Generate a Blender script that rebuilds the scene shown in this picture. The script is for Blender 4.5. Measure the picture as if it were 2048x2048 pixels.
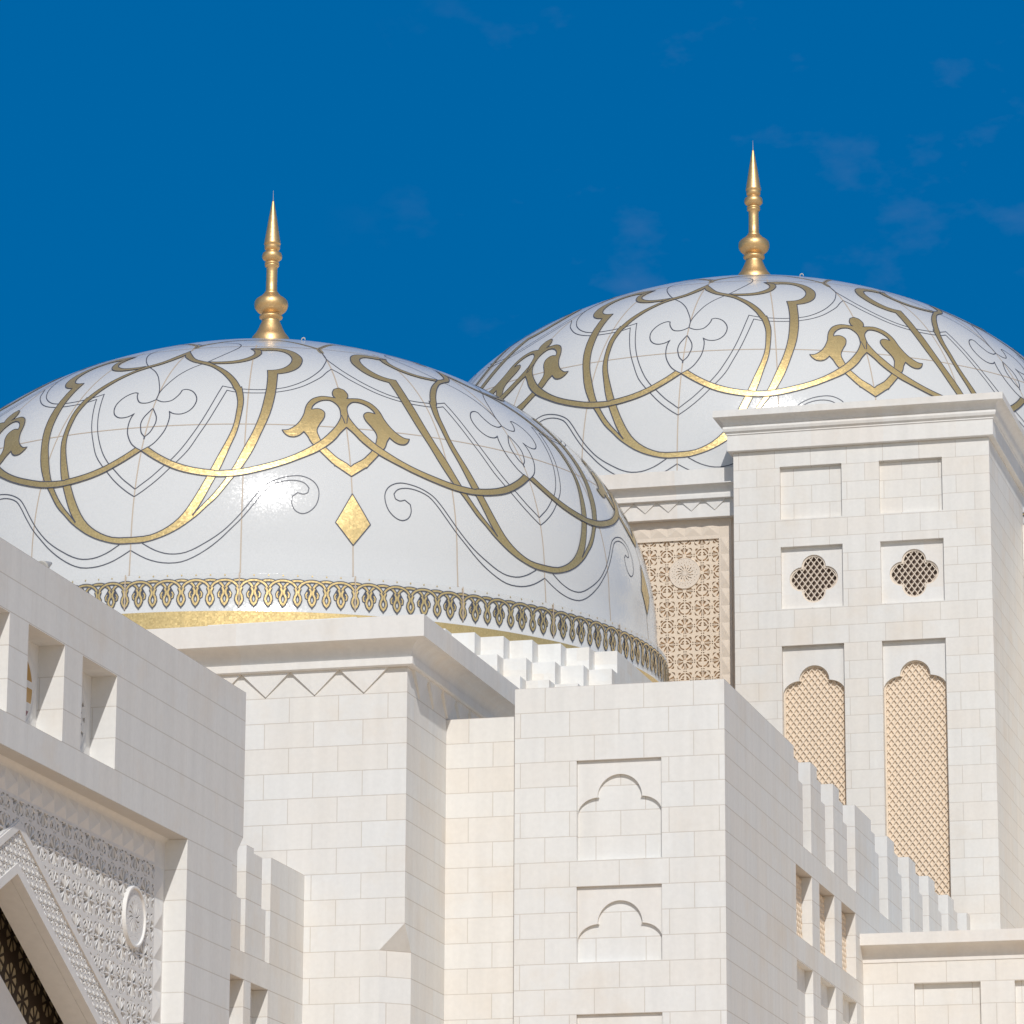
import bpy, bmesh, math, random
from mathutils import Vector, Matrix
from mathutils.geometry import tessellate_polygon
random.seed(7)
R = math.radians
scene = bpy.context.scene
for o in list(bpy.data.objects): bpy.data.objects.remove(o)

# ---------------------------------------------------------------- camera
CAMP = Vector((0, 0, 1.7))
F_PX = 8466.4; YAW = .261505; PITCH = .249705; ROLL = .0045946
def cam_basis():
    cy, sy, cp, sp = math.cos(YAW), math.sin(YAW), math.cos(PITCH), math.sin(PITCH)
    fw = Vector((-sy*cp, cy*cp, sp)); rt = Vector((cy, sy, 0)); up = rt.cross(fw)
    cr, sr = math.cos(ROLL), math.sin(ROLL)
    return cr*rt+sr*up, -sr*rt+cr*up, fw
rt, up, fw = cam_basis()
cd = bpy.data.cameras.new('camera'); cam = bpy.data.objects.new('camera', cd)
scene.collection.objects.link(cam); scene.camera = cam
cd.sensor_width = 36; cd.lens = 36*F_PX/2048; cd.clip_start = .5; cd.clip_end = 5000
m = Matrix((rt, up, -fw)).transposed().to_4x4(); m.translation = CAMP
cam.matrix_world = m

# ---------------------------------------------------------------- sun, sky, exposure
SUN = Vector((.241, -.722, .650)).normalized()
sl = bpy.data.lights.new('sun', 'SUN'); sl.energy = 2.84; sl.angle = R(.55); sl.color = (1, .972, .93)
so = bpy.data.objects.new('sun', sl); scene.collection.objects.link(so)
so.rotation_euler = SUN.to_track_quat('Z', 'Y').to_euler()
so.location = (20, -60, 60)
w = bpy.data.worlds.new('World'); scene.world = w; w.use_nodes = True
nt = w.node_tree; N = nt.nodes; L = nt.links
bg = N['Background']; bg.inputs['Strength'].default_value = .1
sky = N.new('ShaderNodeTexSky'); sky.sky_type = 'NISHITA'; sky.sun_disc = False
sky.sun_elevation = math.asin(SUN.z); sky.sun_rotation = math.atan2(SUN.x, SUN.y)
sky.air_density = 1.0; sky.dust_density = .4; sky.ozone_density = 2.0; sky.altitude = 100
geo = N.new('ShaderNodeTexCoord')
# clear deep blue away from the sun (the photo's polarised northern sky), the plain sky model round the sun
dot = N.new('ShaderNodeVectorMath'); dot.operation = 'DOT_PRODUCT'
L.new(geo.outputs['Generated'], dot.inputs[0]); dot.inputs[1].default_value = SUN
mr = N.new('ShaderNodeMapRange'); mr.inputs['From Min'].default_value = -.15; mr.inputs['From Max'].default_value = .45
mr.interpolation_type = 'SMOOTHSTEP'
L.new(dot.outputs['Value'], mr.inputs['Value'])
sep = N.new('ShaderNodeSeparateXYZ'); L.new(geo.outputs['Generated'], sep.inputs[0])
ramp = N.new('ShaderNodeValToRGB'); L.new(sep.outputs['Z'], ramp.inputs[0])
SB = 10.0
def sc(r, g, b): return (r, g, b, 1)
e = ramp.color_ramp.elements
e[0].position = 0.0; e[0].color = sc(.03, .20, .48)
e[1].position = .6; e[1].color = sc(.0, .075, .27)
a = e.new(.1); a.color = sc(.0, .142, .400)
a = e.new(.4); a.color = sc(.0, .124, .372)
gain = N.new('ShaderNodeVectorMath'); gain.operation = 'SCALE'; gain.inputs['Scale'].default_value = SB
# faint wisps of cirrus
mp = N.new('ShaderNodeMapping'); mp.inputs['Location'].default_value = (3.3, 1.7, .4); mp.inputs['Scale'].default_value = (34, 34, 60); mp.inputs['Rotation'].default_value = (0, .35, 0)
L.new(geo.outputs['Generated'], mp.inputs[0])
no = N.new('ShaderNodeTexNoise'); no.inputs['Scale'].default_value = 1.0; no.inputs['Detail'].default_value = 5; no.inputs['Roughness'].default_value = .55
L.new(mp.outputs[0], no.inputs['Vector'])
cr_ = N.new('ShaderNodeMapRange'); cr_.inputs['From Min'].default_value = .60; cr_.inputs['From Max'].default_value = .80; cr_.inputs['To Max'].default_value = .26
L.new(no.outputs[0], cr_.inputs['Value'])
wm = N.new('ShaderNodeMix'); wm.data_type = 'RGBA'; 
pd = N.new('ShaderNodeVectorMath'); pd.operation = 'DOT_PRODUCT'; L.new(geo.outputs['Generated'], pd.inputs[0])
pd.inputs[1].default_value = (fw*1.0+rt*.060+up*.080).normalized()
pm_ = N.new('ShaderNodeMapRange'); pm_.inputs['From Min'].default_value = .9945; pm_.inputs['From Max'].default_value = .9985; L.new(pd.outputs['Value'], pm_.inputs['Value'])
pk = N.new('ShaderNodeMath'); pk.operation = 'MULTIPLY'; L.new(pm_.outputs[0], pk.inputs[0]); L.new(cr_.outputs[0], pk.inputs[1])
L.new(pk.outputs[0], wm.inputs['Factor'])
L.new(ramp.outputs[0], wm.inputs[6]); wm.inputs[7].default_value = (.10, .20, .42, 1)
L.new(wm.outputs[2], gain.inputs[0])
mx = N.new('ShaderNodeMix'); mx.data_type = 'RGBA'
L.new(mr.outputs[0], mx.inputs['Factor']); L.new(gain.outputs[0], mx.inputs[6]); nz = N.new('ShaderNodeVectorMath'); nz.operation = 'SCALE'; nz.inputs['Scale'].default_value = .82
L.new(sky.outputs[0], nz.inputs[0]); L.new(nz.outputs[0], mx.inputs[7])
L.new(mx.outputs[2], bg.inputs['Color'])
vs = scene.view_settings; vs.view_transform = 'Standard'; vs.look = 'None'; vs.exposure = 0.0; vs.gamma = 1; vs.use_curve_mapping = False
scene.cycles.max_bounces = 8; scene.cycles.diffuse_bounces = 5; scene.cycles.glossy_bounces = 3
scene.cycles.sample_clamp_indirect = 6

# ---------------------------------------------------------------- materials
def newmat(name):
    m = bpy.data.materials.new(name); m.use_nodes = True
    t = m.node_tree; return m, t, t.nodes, t.links, t.nodes['Principled BSDF']
def math_(N, L, op, a, b=None, v=None):
    n = N.new('ShaderNodeMath'); n.operation = op
    if isinstance(a, (int, float)): n.inputs[0].default_value = a
    else: L.new(a, n.inputs[0])
    if b is not None:
        if isinstance(b, (int, float)): n.inputs[1].default_value = b
        else: L.new(b, n.inputs[1])
    return n.outputs[0]
def stone(name, light=(.77, .76, .733), cream=(.775, .715, .635), oxf=0., oys=0., oz=.3, joints=True, bw=1.2, rh=.6, creamk=.55, rough=.75, jw=.010, jdark=(.46, .39, .32)):
    """limestone cladding: running-bond blocks with thin joints, each block its own tint, cloudy veins and faint run-off stains"""
    m, t, N, L, P = newmat(name)
    g = N.new('ShaderNodeNewGeometry'); s = N.new('ShaderNodeSeparateXYZ'); L.new(g.outputs['Position'], s.inputs[0])
    sn = N.new('ShaderNodeSeparateXYZ'); L.new(g.outputs['True Normal'], sn.inputs[0])
    ax = math_(N, L, 'ABSOLUTE', sn.outputs['X']); isx = math_(N, L, 'GREATER_THAN', ax, .75)
    h1 = math_(N, L, 'ADD', s.outputs['X'], -oxf); h2 = math_(N, L, 'ADD', s.outputs['Y'], -oys)
    mh = N.new('ShaderNodeMix'); mh.data_type = 'FLOAT'; L.new(isx, mh.inputs[0]); L.new(h1, mh.inputs[2]); L.new(h2, mh.inputs[3])
    v = math_(N, L, 'ADD', s.outputs['Z'], -oz)
    c = N.new('ShaderNodeCombineXYZ'); L.new(mh.outputs[0], c.inputs[0]); L.new(v, c.inputs[1])
    br = N.new('ShaderNodeTexBrick'); br.offset = .5; br.offset_frequency = 2; br.squash = 1
    br.inputs['Scale'].default_value = 1; br.inputs['Brick Width'].default_value = bw; br.inputs['Row Height'].default_value = rh
    br.inputs['Mortar Size'].default_value = jw if joints else 0; br.inputs['Mortar Smooth'].default_value = .15
    br.inputs['Color1'].default_value = (0, 0, 0, 1); br.inputs['Color2'].default_value = (1, 1, 1, 1); br.inputs['Bias'].default_value = -.1
    br.inputs['Mortar'].default_value = (.5, .5, .5, 1)
    L.new(c.outputs[0], br.inputs['Vector'])
    bw_ = N.new('ShaderNodeRGBToBW'); L.new(br.outputs['Color'], bw_.inputs[0])
    # cloudy tone that shifts from block to block
    off = N.new('ShaderNodeVectorMath'); off.operation = 'SCALE'; off.inputs['Scale'].default_value = 37.
    cb = N.new('ShaderNodeCombineXYZ'); L.new(bw_.outputs[0], cb.inputs[0]); L.new(bw_.outputs[0], cb.inputs[1]); L.new(cb.outputs[0], off.inputs[0])
    ad = N.new('ShaderNodeVectorMath'); ad.operation = 'ADD'; L.new(g.outputs['Position'], ad.inputs[0]); L.new(off.outputs[0], ad.inputs[1])
    n1 = N.new('ShaderNodeTexNoise'); n1.inputs['Scale'].default_value = 1.1; n1.inputs['Detail'].default_value = 4; n1.inputs['Roughness'].default_value = .5
    L.new(ad.outputs[0], n1.inputs['Vector'])
    f1 = math_(N, L, 'MULTIPLY', bw_.outputs[0], 1.1)
    f2 = math_(N, L, 'ADD', f1, n1.outputs[0]); f3 = math_(N, L, 'ADD', f2, -.62)
    f4 = N.new('ShaderNodeClamp'); L.new(math_(N, L, 'MULTIPLY', f3, creamk*1.25), f4.inputs[0])
    mc = N.new('ShaderNodeMix'); mc.data_type = 'RGBA'; L.new(f4.outputs[0], mc.inputs['Factor'])
    mc.inputs[6].default_value = (*light, 1); mc.inputs[7].default_value = (*cream, 1)
    # fine grain and vertical run-off streaks
    mp = N.new('ShaderNodeMapping'); mp.inputs['Scale'].default_value = (3.2, 3.2, .25); L.new(g.outputs['Position'], mp.inputs[0])
    n2 = N.new('ShaderNodeTexNoise'); n2.inputs['Scale'].default_value = 1; n2.inputs['Detail'].default_value = 6; L.new(mp.outputs[0], n2.inputs['Vector'])
    r2 = N.new('ShaderNodeMapRange'); r2.inputs['From Min'].default_value = .3; r2.inputs['From Max'].default_value = .72; r2.inputs['To Min'].default_value = 1.02; r2.inputs['To Max'].default_value = .945
    L.new(n2.outputs[0], r2.inputs['Value'])
    n3 = N.new('ShaderNodeTexNoise'); n3.inputs['Scale'].default_value = 9; n3.inputs['Detail'].default_value = 8; L.new(g.outputs['Position'], n3.inputs['Vector'])
    r3 = N.new('ShaderNodeMapRange'); r3.inputs['From Min'].default_value = .3; r3.inputs['From Max'].default_value = .7; r3.inputs['To Min'].default_value = .975; r3.inputs['To Max'].default_value = 1.02
    L.new(n3.outputs[0], r3.inputs['Value'])
    k = math_(N, L, 'MULTIPLY', r2.outputs[0], r3.outputs[0])
    ms = N.new('ShaderNodeVectorMath'); ms.operation = 'SCALE'; L.new(mc.outputs[2], ms.inputs[0]); L.new(k, ms.inputs['Scale'])
    # faint rusty weathering, patchy
    n5 = N.new('ShaderNodeTexNoise'); n5.inputs['Scale'].default_value = .55; n5.inputs['Detail'].default_value = 7; n5.inputs['Roughness'].default_value = .62; L.new(g.outputs['Position'], n5.inputs['Vector'])
    r5 = N.new('ShaderNodeMapRange'); r5.inputs['From Min'].default_value = .52; r5.inputs['From Max'].default_value = .78; r5.inputs['To Max'].default_value = .34; L.new(n5.outputs[0], r5.inputs['Value'])
    m5 = N.new('ShaderNodeMix'); m5.data_type = 'RGBA'; L.new(r5.outputs[0], m5.inputs['Factor']); L.new(ms.outputs[0], m5.inputs[6]); m5.inputs[7].default_value = (.70, .58, .44, 1)
    out = m5.outputs[2]
    if joints:
        mj = N.new('ShaderNodeMix'); mj.data_type = 'RGBA'
        # end joints almost vanish on the walls that run away to the right; the bed joints stay
        keep = math_(N, L, 'SUBTRACT', .50, math_(N, L, 'MULTIPLY', isx, .38))
        bed = math_(N, L, 'GREATER_THAN', math_(N, L, 'ABSOLUTE', math_(N, L, 'SUBTRACT', math_(N, L, 'FRACT', math_(N, L, 'MULTIPLY', math_(N, L, 'ADD', v, 60*rh), 1/rh)), .5)), .5-jw/rh)
        bed = math_(N, L, 'MULTIPLY', math_(N, L, 'MULTIPLY', bed, isx), .60)
        L.new(math_(N, L, 'MAXIMUM', math_(N, L, 'MULTIPLY', br.outputs['Fac'], keep), bed), mj.inputs['Factor']); L.new(out, mj.inputs[6]); mj.inputs[7].default_value = (*jdark, 1)
        out = mj.outputs[2]
    L.new(out, P.inputs['Base Color'])
    P.inputs['Roughness'].default_value = rough; P.inputs['Specular IOR Level'].default_value = .25
    b = N.new('ShaderNodeBump'); b.inputs['Strength'].default_value = .12; b.inputs['Distance'].default_value = .01
    L.new(n3.outputs[0], b.inputs['Height'])
    if joints:
        b2 = N.new('ShaderNodeBump'); b2.invert = True; b2.inputs['Strength'].default_value = .5; b2.inputs['Distance'].default_value = .006
        L.new(br.outputs['Fac'], b2.inputs['Height']); L.new(b.outputs[0], b2.inputs['Normal']); L.new(b2.outputs[0], P.inputs['Normal'])
    else: L.new(b.outputs[0], P.inputs['Normal'])
    return m
def plain(name, col, rough=.7, metal=0., var=.06, scale=6.):
    m, t, N, L, P = newmat(name)
    g = N.new('ShaderNodeNewGeometry'); n = N.new('ShaderNodeTexNoise'); n.inputs['Scale'].default_value = scale; n.inputs['Detail'].default_value = 6
    L.new(g.outputs['Position'], n.inputs['Vector'])
    r = N.new('ShaderNodeMapRange'); r.inputs['To Min'].default_value = 1-var*1.6; r.inputs['To Max'].default_value = 1+var*1.6; L.new(n.outputs[0], r.inputs['Value'])
    s = N.new('ShaderNodeVectorMath'); s.operation = 'SCALE'; s.inputs[0].default_value = col; L.new(r.outputs[0], s.inputs['Scale'])
    L.new(s.outputs[0], P.inputs['Base Color']); P.inputs['Roughness'].default_value = rough; P.inputs['Metallic'].default_value = metal
    return m
def mosaic(name, col, col2, rough, metal, tile=.05, bump=.25, spec=.5):
    """glass-tesserae mosaic: little tiles tilted a touch each, so highlights break into sparkle"""
    m, t, N, L, P = newmat(name)
    tc = N.new('ShaderNodeNewGeometry')
    v = N.new('ShaderNodeTexVoronoi'); v.inputs['Scale'].default_value = 1/tile; v.inputs['Randomness'].default_value = .55; L.new(tc.outputs['Position'], v.inputs['Vector'])
    n = N.new('ShaderNodeTexNoise'); n.inputs['Scale'].default_value = 1.3; n.inputs['Detail'].default_value = 5; L.new(tc.outputs['Position'], n.inputs['Vector'])
    bwn = N.new('ShaderNodeRGBToBW'); L.new(v.outputs['Color'], bwn.inputs[0])
    f = math_(N, L, 'ADD', math_(N, L, 'MULTIPLY', bwn.outputs[0], .7), math_(N, L, 'MULTIPLY', n.outputs[0], .45))
    mc = N.new('ShaderNodeMix'); mc.data_type = 'RGBA'; L.new(f, mc.inputs['Factor']); mc.inputs[6].default_value = (*col, 1); mc.inputs[7].default_value = (*col2, 1)
    L.new(mc.outputs[2], P.inputs['Base Color']); P.inputs['Roughness'].default_value = rough; P.inputs['Metallic'].default_value = metal
    P.inputs['Specular IOR Level'].default_value = spec
    sub = N.new('ShaderNodeVectorMath'); sub.operation = 'SUBTRACT'; L.new(v.outputs['Color'], sub.inputs[0]); sub.inputs[1].default_value = (.5, .5, .5)
    s = N.new('ShaderNodeVectorMath'); s.operation = 'SCALE'; L.new(sub.outputs[0], s.inputs[0]); s.inputs['Scale'].default_value = bump
    a = N.new('ShaderNodeVectorMath'); a.operation = 'ADD'; L.new(s.outputs[0], a.inputs[0]); L.new(tc.outputs['Normal'], a.inputs[1])
    nn = N.new('ShaderNodeVectorMath'); nn.operation = 'NORMALIZE'; L.new(a.outputs[0], nn.inputs[0]); L.new(nn.outputs[0], P.inputs['Normal'])
    return m
M = {}
M['portal'] = stone('portal_limestone', oxf=-27.05, oys=74.01, oz=.3, creamk=.25, light=(.765, .757, .732), cream=(.765, .72, .66), jdark=(.50, .45, .39))
M['hall'] = stone('hall_limestone', oxf=-30.04, oys=92.83, creamk=.5)
M['annex'] = stone('annex_limestone', oxf=-26.62-1.2, oys=95, creamk=.65, light=(.785, .765, .725))
M['niche'] = stone('wing_limestone', oxf=-24.07, oys=95.9, creamk=.34)
M['merlon'] = stone('merlon_limestone', oxf=-20.92, oys=95.9, creamk=.34)
M['tower'] = stone('tower_limestone', oxf=-27.07, oys=133, oz=.36, creamk=.5, light=(.785, .76, .715), cream=(.785, .715, .63))
M['pavilion'] = stone('pavilion_limestone', oxf=-19.39, oys=113, creamk=.6, bw=1.34, light=(.785, .765, .725))
M['trim'] = stone('trim_limestone', light=(.785, .765, .73), cream=(.785, .72, .645), joints=False, creamk=.5, bw=2.4, rh=3.)
M['steps'] = stone('parapet_limestone', joints=False, creamk=.45, bw=.6, rh=.6, light=(.80, .79, .76))
M['carved_white'] = plain('carved_white_stone', (.785, .765, .735), .75, var=.05)
M['carved_peach'] = plain('carved_peach_stone', (.80, .665, .515), .8, var=.05)
M['frame_peach'] = plain('frame_peach_stone', (.76, .655, .54), .8, var=.05)
M['dome_white'] = mosaic('white_mosaic', (.64, .64, .625), (.68, .675, .66), .14, 0., tile=.04, bump=.07, spec=.5)
M['gold_mosaic'] = mosaic('gold_mosaic', (.60, .43, .19), (.84, .63, .29), .43, .72, tile=.045, bump=.09)
M['gold_metal'] = mosaic('gold_metal', (.72, .46, .20), (.84, .57, .28), .46, .85, tile=.05, bump=.07)
M['ink'] = plain('dark_mosaic', (.075, .08, .105), .5)
M['seam'] = plain('sandy_seam', (.50, .41, .32), .6)
M['screen_dark'] = plain('dark_bronze', (.035, .020, .010), .6)
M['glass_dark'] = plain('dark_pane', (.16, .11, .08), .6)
M['slate'] = plain('grey_backing', (.30, .28, .26), .7)
M['bronze_knob'] = plain('bronze_knob', (.66, .53, .42), .4, metal=.1)
M['warm_back'] = plain('warm_backing', (.40, .32, .20), .7)
M['amber'] = plain('amber_glass', (.50, .27, .05), .3)
M['maroon'] = plain('maroon_enamel', (.20, .04, .07), .4)
M['lamp_grey'] = plain('lamp_grey', (.50, .47, .42), .45)
M['paving'] = stone('plaza_paving', light=(0.74, 0.56, 0.38), cream=(0.68, 0.50, 0.34), joints=True)
M['roof'] = plain('roof_screed', (.64, .53, .41), .9)

# ---------------------------------------------------------------- mesh helpers
class MB:
    def __init__(s): s.v = []; s.f = []; s.m = []
    def add(s, vs, fs, mi=0):
        b = len(s.v); s.v += [tuple(p) for p in vs]
        for f in fs: s.f.append(tuple(b+i for i in f)); s.m.append(mi)
    def box(s, x0, x1, y0, y1, z0, z1, mi=0):
        s.add([(x, y, z) for z in (z0, z1) for y in (y0, y1) for x in (x0, x1)],
              [(0, 2, 3, 1), (4, 5, 7, 6), (0, 1, 5, 4), (2, 6, 7, 3), (0, 4, 6, 2), (1, 3, 7, 5)], mi)
    def prism(s, poly, fn, d0, d1, mi=0, holes=(), back=False):
        """polygon (u,v) with holes, pushed from depth d0 to d1; fn(u,v,d) -> xyz"""
        loops = [list(poly)]+[list(h) for h in holes]
        tri = tessellate_polygon([[Vector((a, b, 0)) for a, b in l] for l in loops])
        flat = [p for l in loops for p in l]; n = len(flat); b = len(s.v)
        s.v += [tuple(fn(u, v, d0)) for u, v in flat]
        for t in tri: s.f.append(tuple(b+i for i in t)); s.m.append(mi)
        s.v += [tuple(fn(u, v, d1)) for u, v in flat]
        if back:
            for t in tri: s.f.append(tuple(b+n+i for i in t[::-1])); s.m.append(mi)
        k = b
        for l in loops:
            q = len(l)
            for i in range(q):
                j = (i+1) % q; s.f.append((k+i, k+j, k+j+n, k+i+n)); s.m.append(mi)
            k += q
    def build(s, name, mats, parent=None, smooth=False, loc=None, recalc=True, weld=False):
        me = bpy.data.meshes.new(name); me.from_pydata(s.v, [], s.f)
        if not isinstance(mats, (list, tuple)): mats = [mats]
        for mm in mats: me.materials.append(mm)
        me.polygons.foreach_set('material_index', s.m)
        if recalc or weld:
            b = bmesh.new(); b.from_mesh(me)
            if weld: bmesh.ops.remove_doubles(b, verts=b.verts, dist=1e-4)
            if recalc: bmesh.ops.recalc_face_normals(b, faces=b.faces)
            b.to_mesh(me); b.free()
        if smooth: me.polygons.foreach_set('use_smooth', [True]*len(me.polygons))
        me.update()
        o = bpy.data.objects.new(name, me); scene.collection.objects.link(o)
        if loc: o.location = loc
        if parent is not None:
            o.parent = parent
            par = parent; off = Vector((0, 0, 0))
            while par is not None: off += par.location; par = par.parent
            if loc is None: o.location = -off          # meshes are written in world coordinates
        return o
def thing(name, loc, label, cat, group=None):
    o = bpy.data.objects.new(name, None); scene.collection.objects.link(o); o.location = loc; o.empty_display_size = .5
    o['label'] = label; o['category'] = cat
    if group: o['group'] = group
    return o
def facY(Y): return lambda u, v, d: (u, Y+d, v)        # wall that faces the viewer; d goes into the wall
def facX(X): return lambda u, v, d: (X-d, u, v)        # wall that faces right
def rect(a, b, c, d): return [(a, c), (b, c), (b, d), (a, d)]
def cornice(mb, x0, x1, y0, y1, prof, mi=0):
    """profile [(projection, z)] swept round a rectangle"""
    n = len(prof); vs = []
    for p, z in prof: vs += [(x0-p, y0-p, z), (x1+p, y0-p, z), (x1+p, y1+p, z), (x0-p, y1+p, z)]
    fs = [(4*i+k, 4*i+(k+1) % 4, 4*i+4+(k+1) % 4, 4*i+4+k) for i in range(n-1) for k in range(4)]
    fs += [(4*n-4, 4*n-3, 4*n-2, 4*n-1), (0, 3, 2, 1)]
    mb.add(vs, fs, mi)
def cove(p0, z0, p1, z1, n=10):
    """concave quarter from (p0,z0) up and out to (p1,z1)"""
    return [(p0+(p1-p0)*(1-math.cos(t*math.pi/2/n)), z0+(z1-z0)*math.sin(t*math.pi/2/n)) for t in range(n+1)]
def arch_pts(cx, r, zc, hx, zs, n=14):
    """three-lobed arch from left spring over to right spring; big lobe radius r about (cx,zc), side lobes down to (cx+-hx, zs)"""
    pts = []
    a = hx-r*.94
    for i in range(n+1):
        t = i/n*math.pi/2; pts.append((cx-hx+a*(1-math.cos(t)), zs+(zc-zs)*math.sin(t)))
    for i in range(2*n+1):
        t = math.pi-i/(2*n)*math.pi; pts.append((cx+r*math.cos(t)*1.0, zc+r*math.sin(t)))
    for i in range(n+1):
        t = math.pi/2-i/n*math.pi/2; pts.append((cx+hx-a*(1-math.cos(t)), zs+(zc-zs)*math.sin(t)))
    return pts
def lattice(mb, fn, test, u0, u1, v0, v1, du, dv, w, d0, d1, mi=0):
    """diagonal lattice bars; one short bar per cell side so that the screen follows any outline"""
    nu = int((u1-u0)/du*2)+2; nv = int((v1-v0)/dv*2)+2
    L_ = math.hypot(du/2, dv/2)
    for i in range(nu):
        for j in range(nv):
            if (i+j) % 2: continue
            for sg in (-1, 1):
                a = (u0+i*du/2, v0+j*dv/2); b = (a[0]+sg*du/2, a[1]+dv/2)
                mid = ((a[0]+b[0])/2, (a[1]+b[1])/2)
                if not test(*mid): continue
                nx, ny = (b[1]-a[1])/L_*w/2, -(b[0]-a[0])/L_*w/2
                q = [(a[0]+nx, a[1]+ny), (b[0]+nx, b[1]+ny), (b[0]-nx, b[1]-ny), (a[0]-nx, a[1]-ny)]
                dd = d0+(.0006 if sg > 0 else 0)
                k = .62
                q2 = [(a[0]+nx*k, a[1]+ny*k), (b[0]+nx*k, b[1]+ny*k), (b[0]-nx*k, b[1]-ny*k), (a[0]-nx*k, a[1]-ny*k)]
                dm = d0+(d1-d0)*.25
                vs = [fn(*p, dd) for p in q2]+[fn(*p, dm) for p in q]+[fn(*p, d1) for p in q]
                mb.add(vs, [(0, 1, 2, 3), (0, 4, 5, 1), (2, 6, 7, 3), (4, 8, 9, 5), (6, 10, 11, 7)], mi)
def star_tile():
    """holes of one 1.2 m tile of the carved screens: eight-ray star at the corners/centre, ringed cross between"""
    H = []
    def seg(c, a, r0, r1, w0, w1):
        ca, sa = math.cos(a), math.sin(a)
        return [(c[0]+ca*r0-sa*w0, c[1]+sa*r0+ca*w0), (c[0]+ca*r1-sa*w1, c[1]+sa*r1+ca*w1), (c[0]+ca*r1+sa*w1, c[1]+sa*r1-ca*w1), (c[0]+ca*r0+sa*w0, c[1]+sa*r0-ca*w0)]
    def arc(c, r, a0, a1, w, n=5):
        o = [(c[0]+(r+w)*math.cos(a0+(a1-a0)*i/n), c[1]+(r+w)*math.sin(a0+(a1-a0)*i/n)) for i in range(n+1)]
        return o+[(c[0]+(r-w)*math.cos(a0+(a1-a0)*i/n), c[1]+(r-w)*math.sin(a0+(a1-a0)*i/n)) for i in range(n, -1, -1)]
    def poly(c, a, pts):
        ca, sa = math.cos(a), math.sin(a); return [(c[0]+ca*x-sa*y, c[1]+sa*x+ca*y) for x, y in pts]
    for c in ((.3, .3), (.9, .9)):
        for k in range(8):
            a = k*math.pi/4+math.pi/8
            H.append(seg(c, a, .055, .215, .015, .036))
        for k in range(4):
            a = k*math.pi/2
            for s in (-1, 1):
                H.append(poly(c, a, [(.10, s*.012), (.235, s*.012), (.235, s*.05), (.205, s*.034)] if s > 0 else [(.205, s*.034), (.235, s*.05), (.235, s*.012), (.10, s*.012)]))
            a += math.pi/4
            H.append(poly(c, a, [(.245, -.085), (.298, -.015), (.298, .015), (.245, .085), (.258, .014), (.258, -.014)]))
    for c in ((.9, .3), (.3, .9)):
        for k in range(4):
            a = k*math.pi/2
            H.append(arc(c, .17, a+.12, a+math.pi/2-.12, .022))
            H.append(seg(c, a, .035, .125, .022, .022)) if k % 2 == 0 else None
            H.append(arc(c, .085, a+.3, a+math.pi/2-.4, .020, 3)) if k < 2 else None
            H.append(seg(c, a+math.pi/4, .212, .265, .058, .022))
            for s in (-1, 1):
                H.append(poly(c, a, [(.212, s*.014), (.252, s*.014), (.252, s*.04), (.232, s*.06)] if s > 0 else [(.232, s*.06), (.252, s*.04), (.252, s*.014), (.212, s*.014)]))
    out = []
    for h in H:
        if not h: continue
        gx, gy = sum(p[0] for p in h)/len(h), sum(p[1] for p in h)/len(h)
        c = min(((.3, .3), (.9, .9), (.9, .3), (.3, .9)), key=lambda q: (q[0]-gx)**2+(q[1]-gy)**2)
        out.append([(c[0]+(p[0]-c[0])*1.15, c[1]+(p[1]-c[1])*1.15) for p in h])
    return out
TILE = star_tile()
def carved(fn, u0, v0, nu, nv, depth, scale=1., petals=0.):
    """carved screen of nu x nv tiles, plate pierced by the tile's slots"""
    loops = [rect(0, 1.2, 0, 1.2)]+TILE
    tri = tessellate_polygon([[Vector((a, b, 0)) for a, b in l] for l in loops]); flat = [p for l in loops for p in l]
    mb = MB(); n = len(flat)
    for i in range(nu):
        for j in range(nv):
            b = len(mb.v); ou, ov = u0+i*1.2*scale, v0+j*1.2*scale
            mb.v += [fn(ou+a*scale, ov+c*scale, 0) for a, c in flat]+[fn(ou+a*scale, ov+c*scale, depth) for a, c in flat]
            for t in tri: mb.f.append(tuple(b+q for q in t)); mb.m.append(0)
            k = 4
            for l in TILE:
                q = len(l)
                for e in range(q):
                    mb.f.append((b+k+e, b+k+(e+1) % q, b+n+k+(e+1) % q, b+n+k+e)); mb.m.append(0)
                k += q
            if petals:      # raised kite-shaped leaves between the slots
                for c in ((.3, .3), (.9, .9), (.9, .3), (.3, .9)):
                    for t in range(8):
                        a = t*math.pi/4+(0 if c[0] == c[1] else math.pi/8); ca, sa = math.cos(a), math.sin(a)
                        def K(r, s, d): return fn(ou+(c[0]+ca*r-sa*s)*scale, ov+(c[1]+sa*r+ca*s)*scale, d)
                        mb.add([K(.05, 0, -.003), K(.17, .030, -.003), K(.29, 0, -.003), K(.17, -.030, -.003), K(.09, 0, -petals*.7), K(.20, 0, -petals)], [(0, 1, 4), (1, 5, 4), (1, 2, 5), (2, 3, 5), (3, 4, 5), (3, 0, 4)], 0)
    return mb
def bisect(o, co, no):
    b = bmesh.new(); b.from_mesh(o.data)
    off = o.matrix_basis.translation.copy(); p = o.parent
    while p is not None: off += p.location; p = p.parent
    bmesh.ops.bisect_plane(b, geom=b.verts[:]+b.edges[:]+b.faces[:], plane_co=Vector(co)-off, plane_no=no, clear_outer=True, dist=1e-5)
    b.to_mesh(o.data); b.free()
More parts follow.
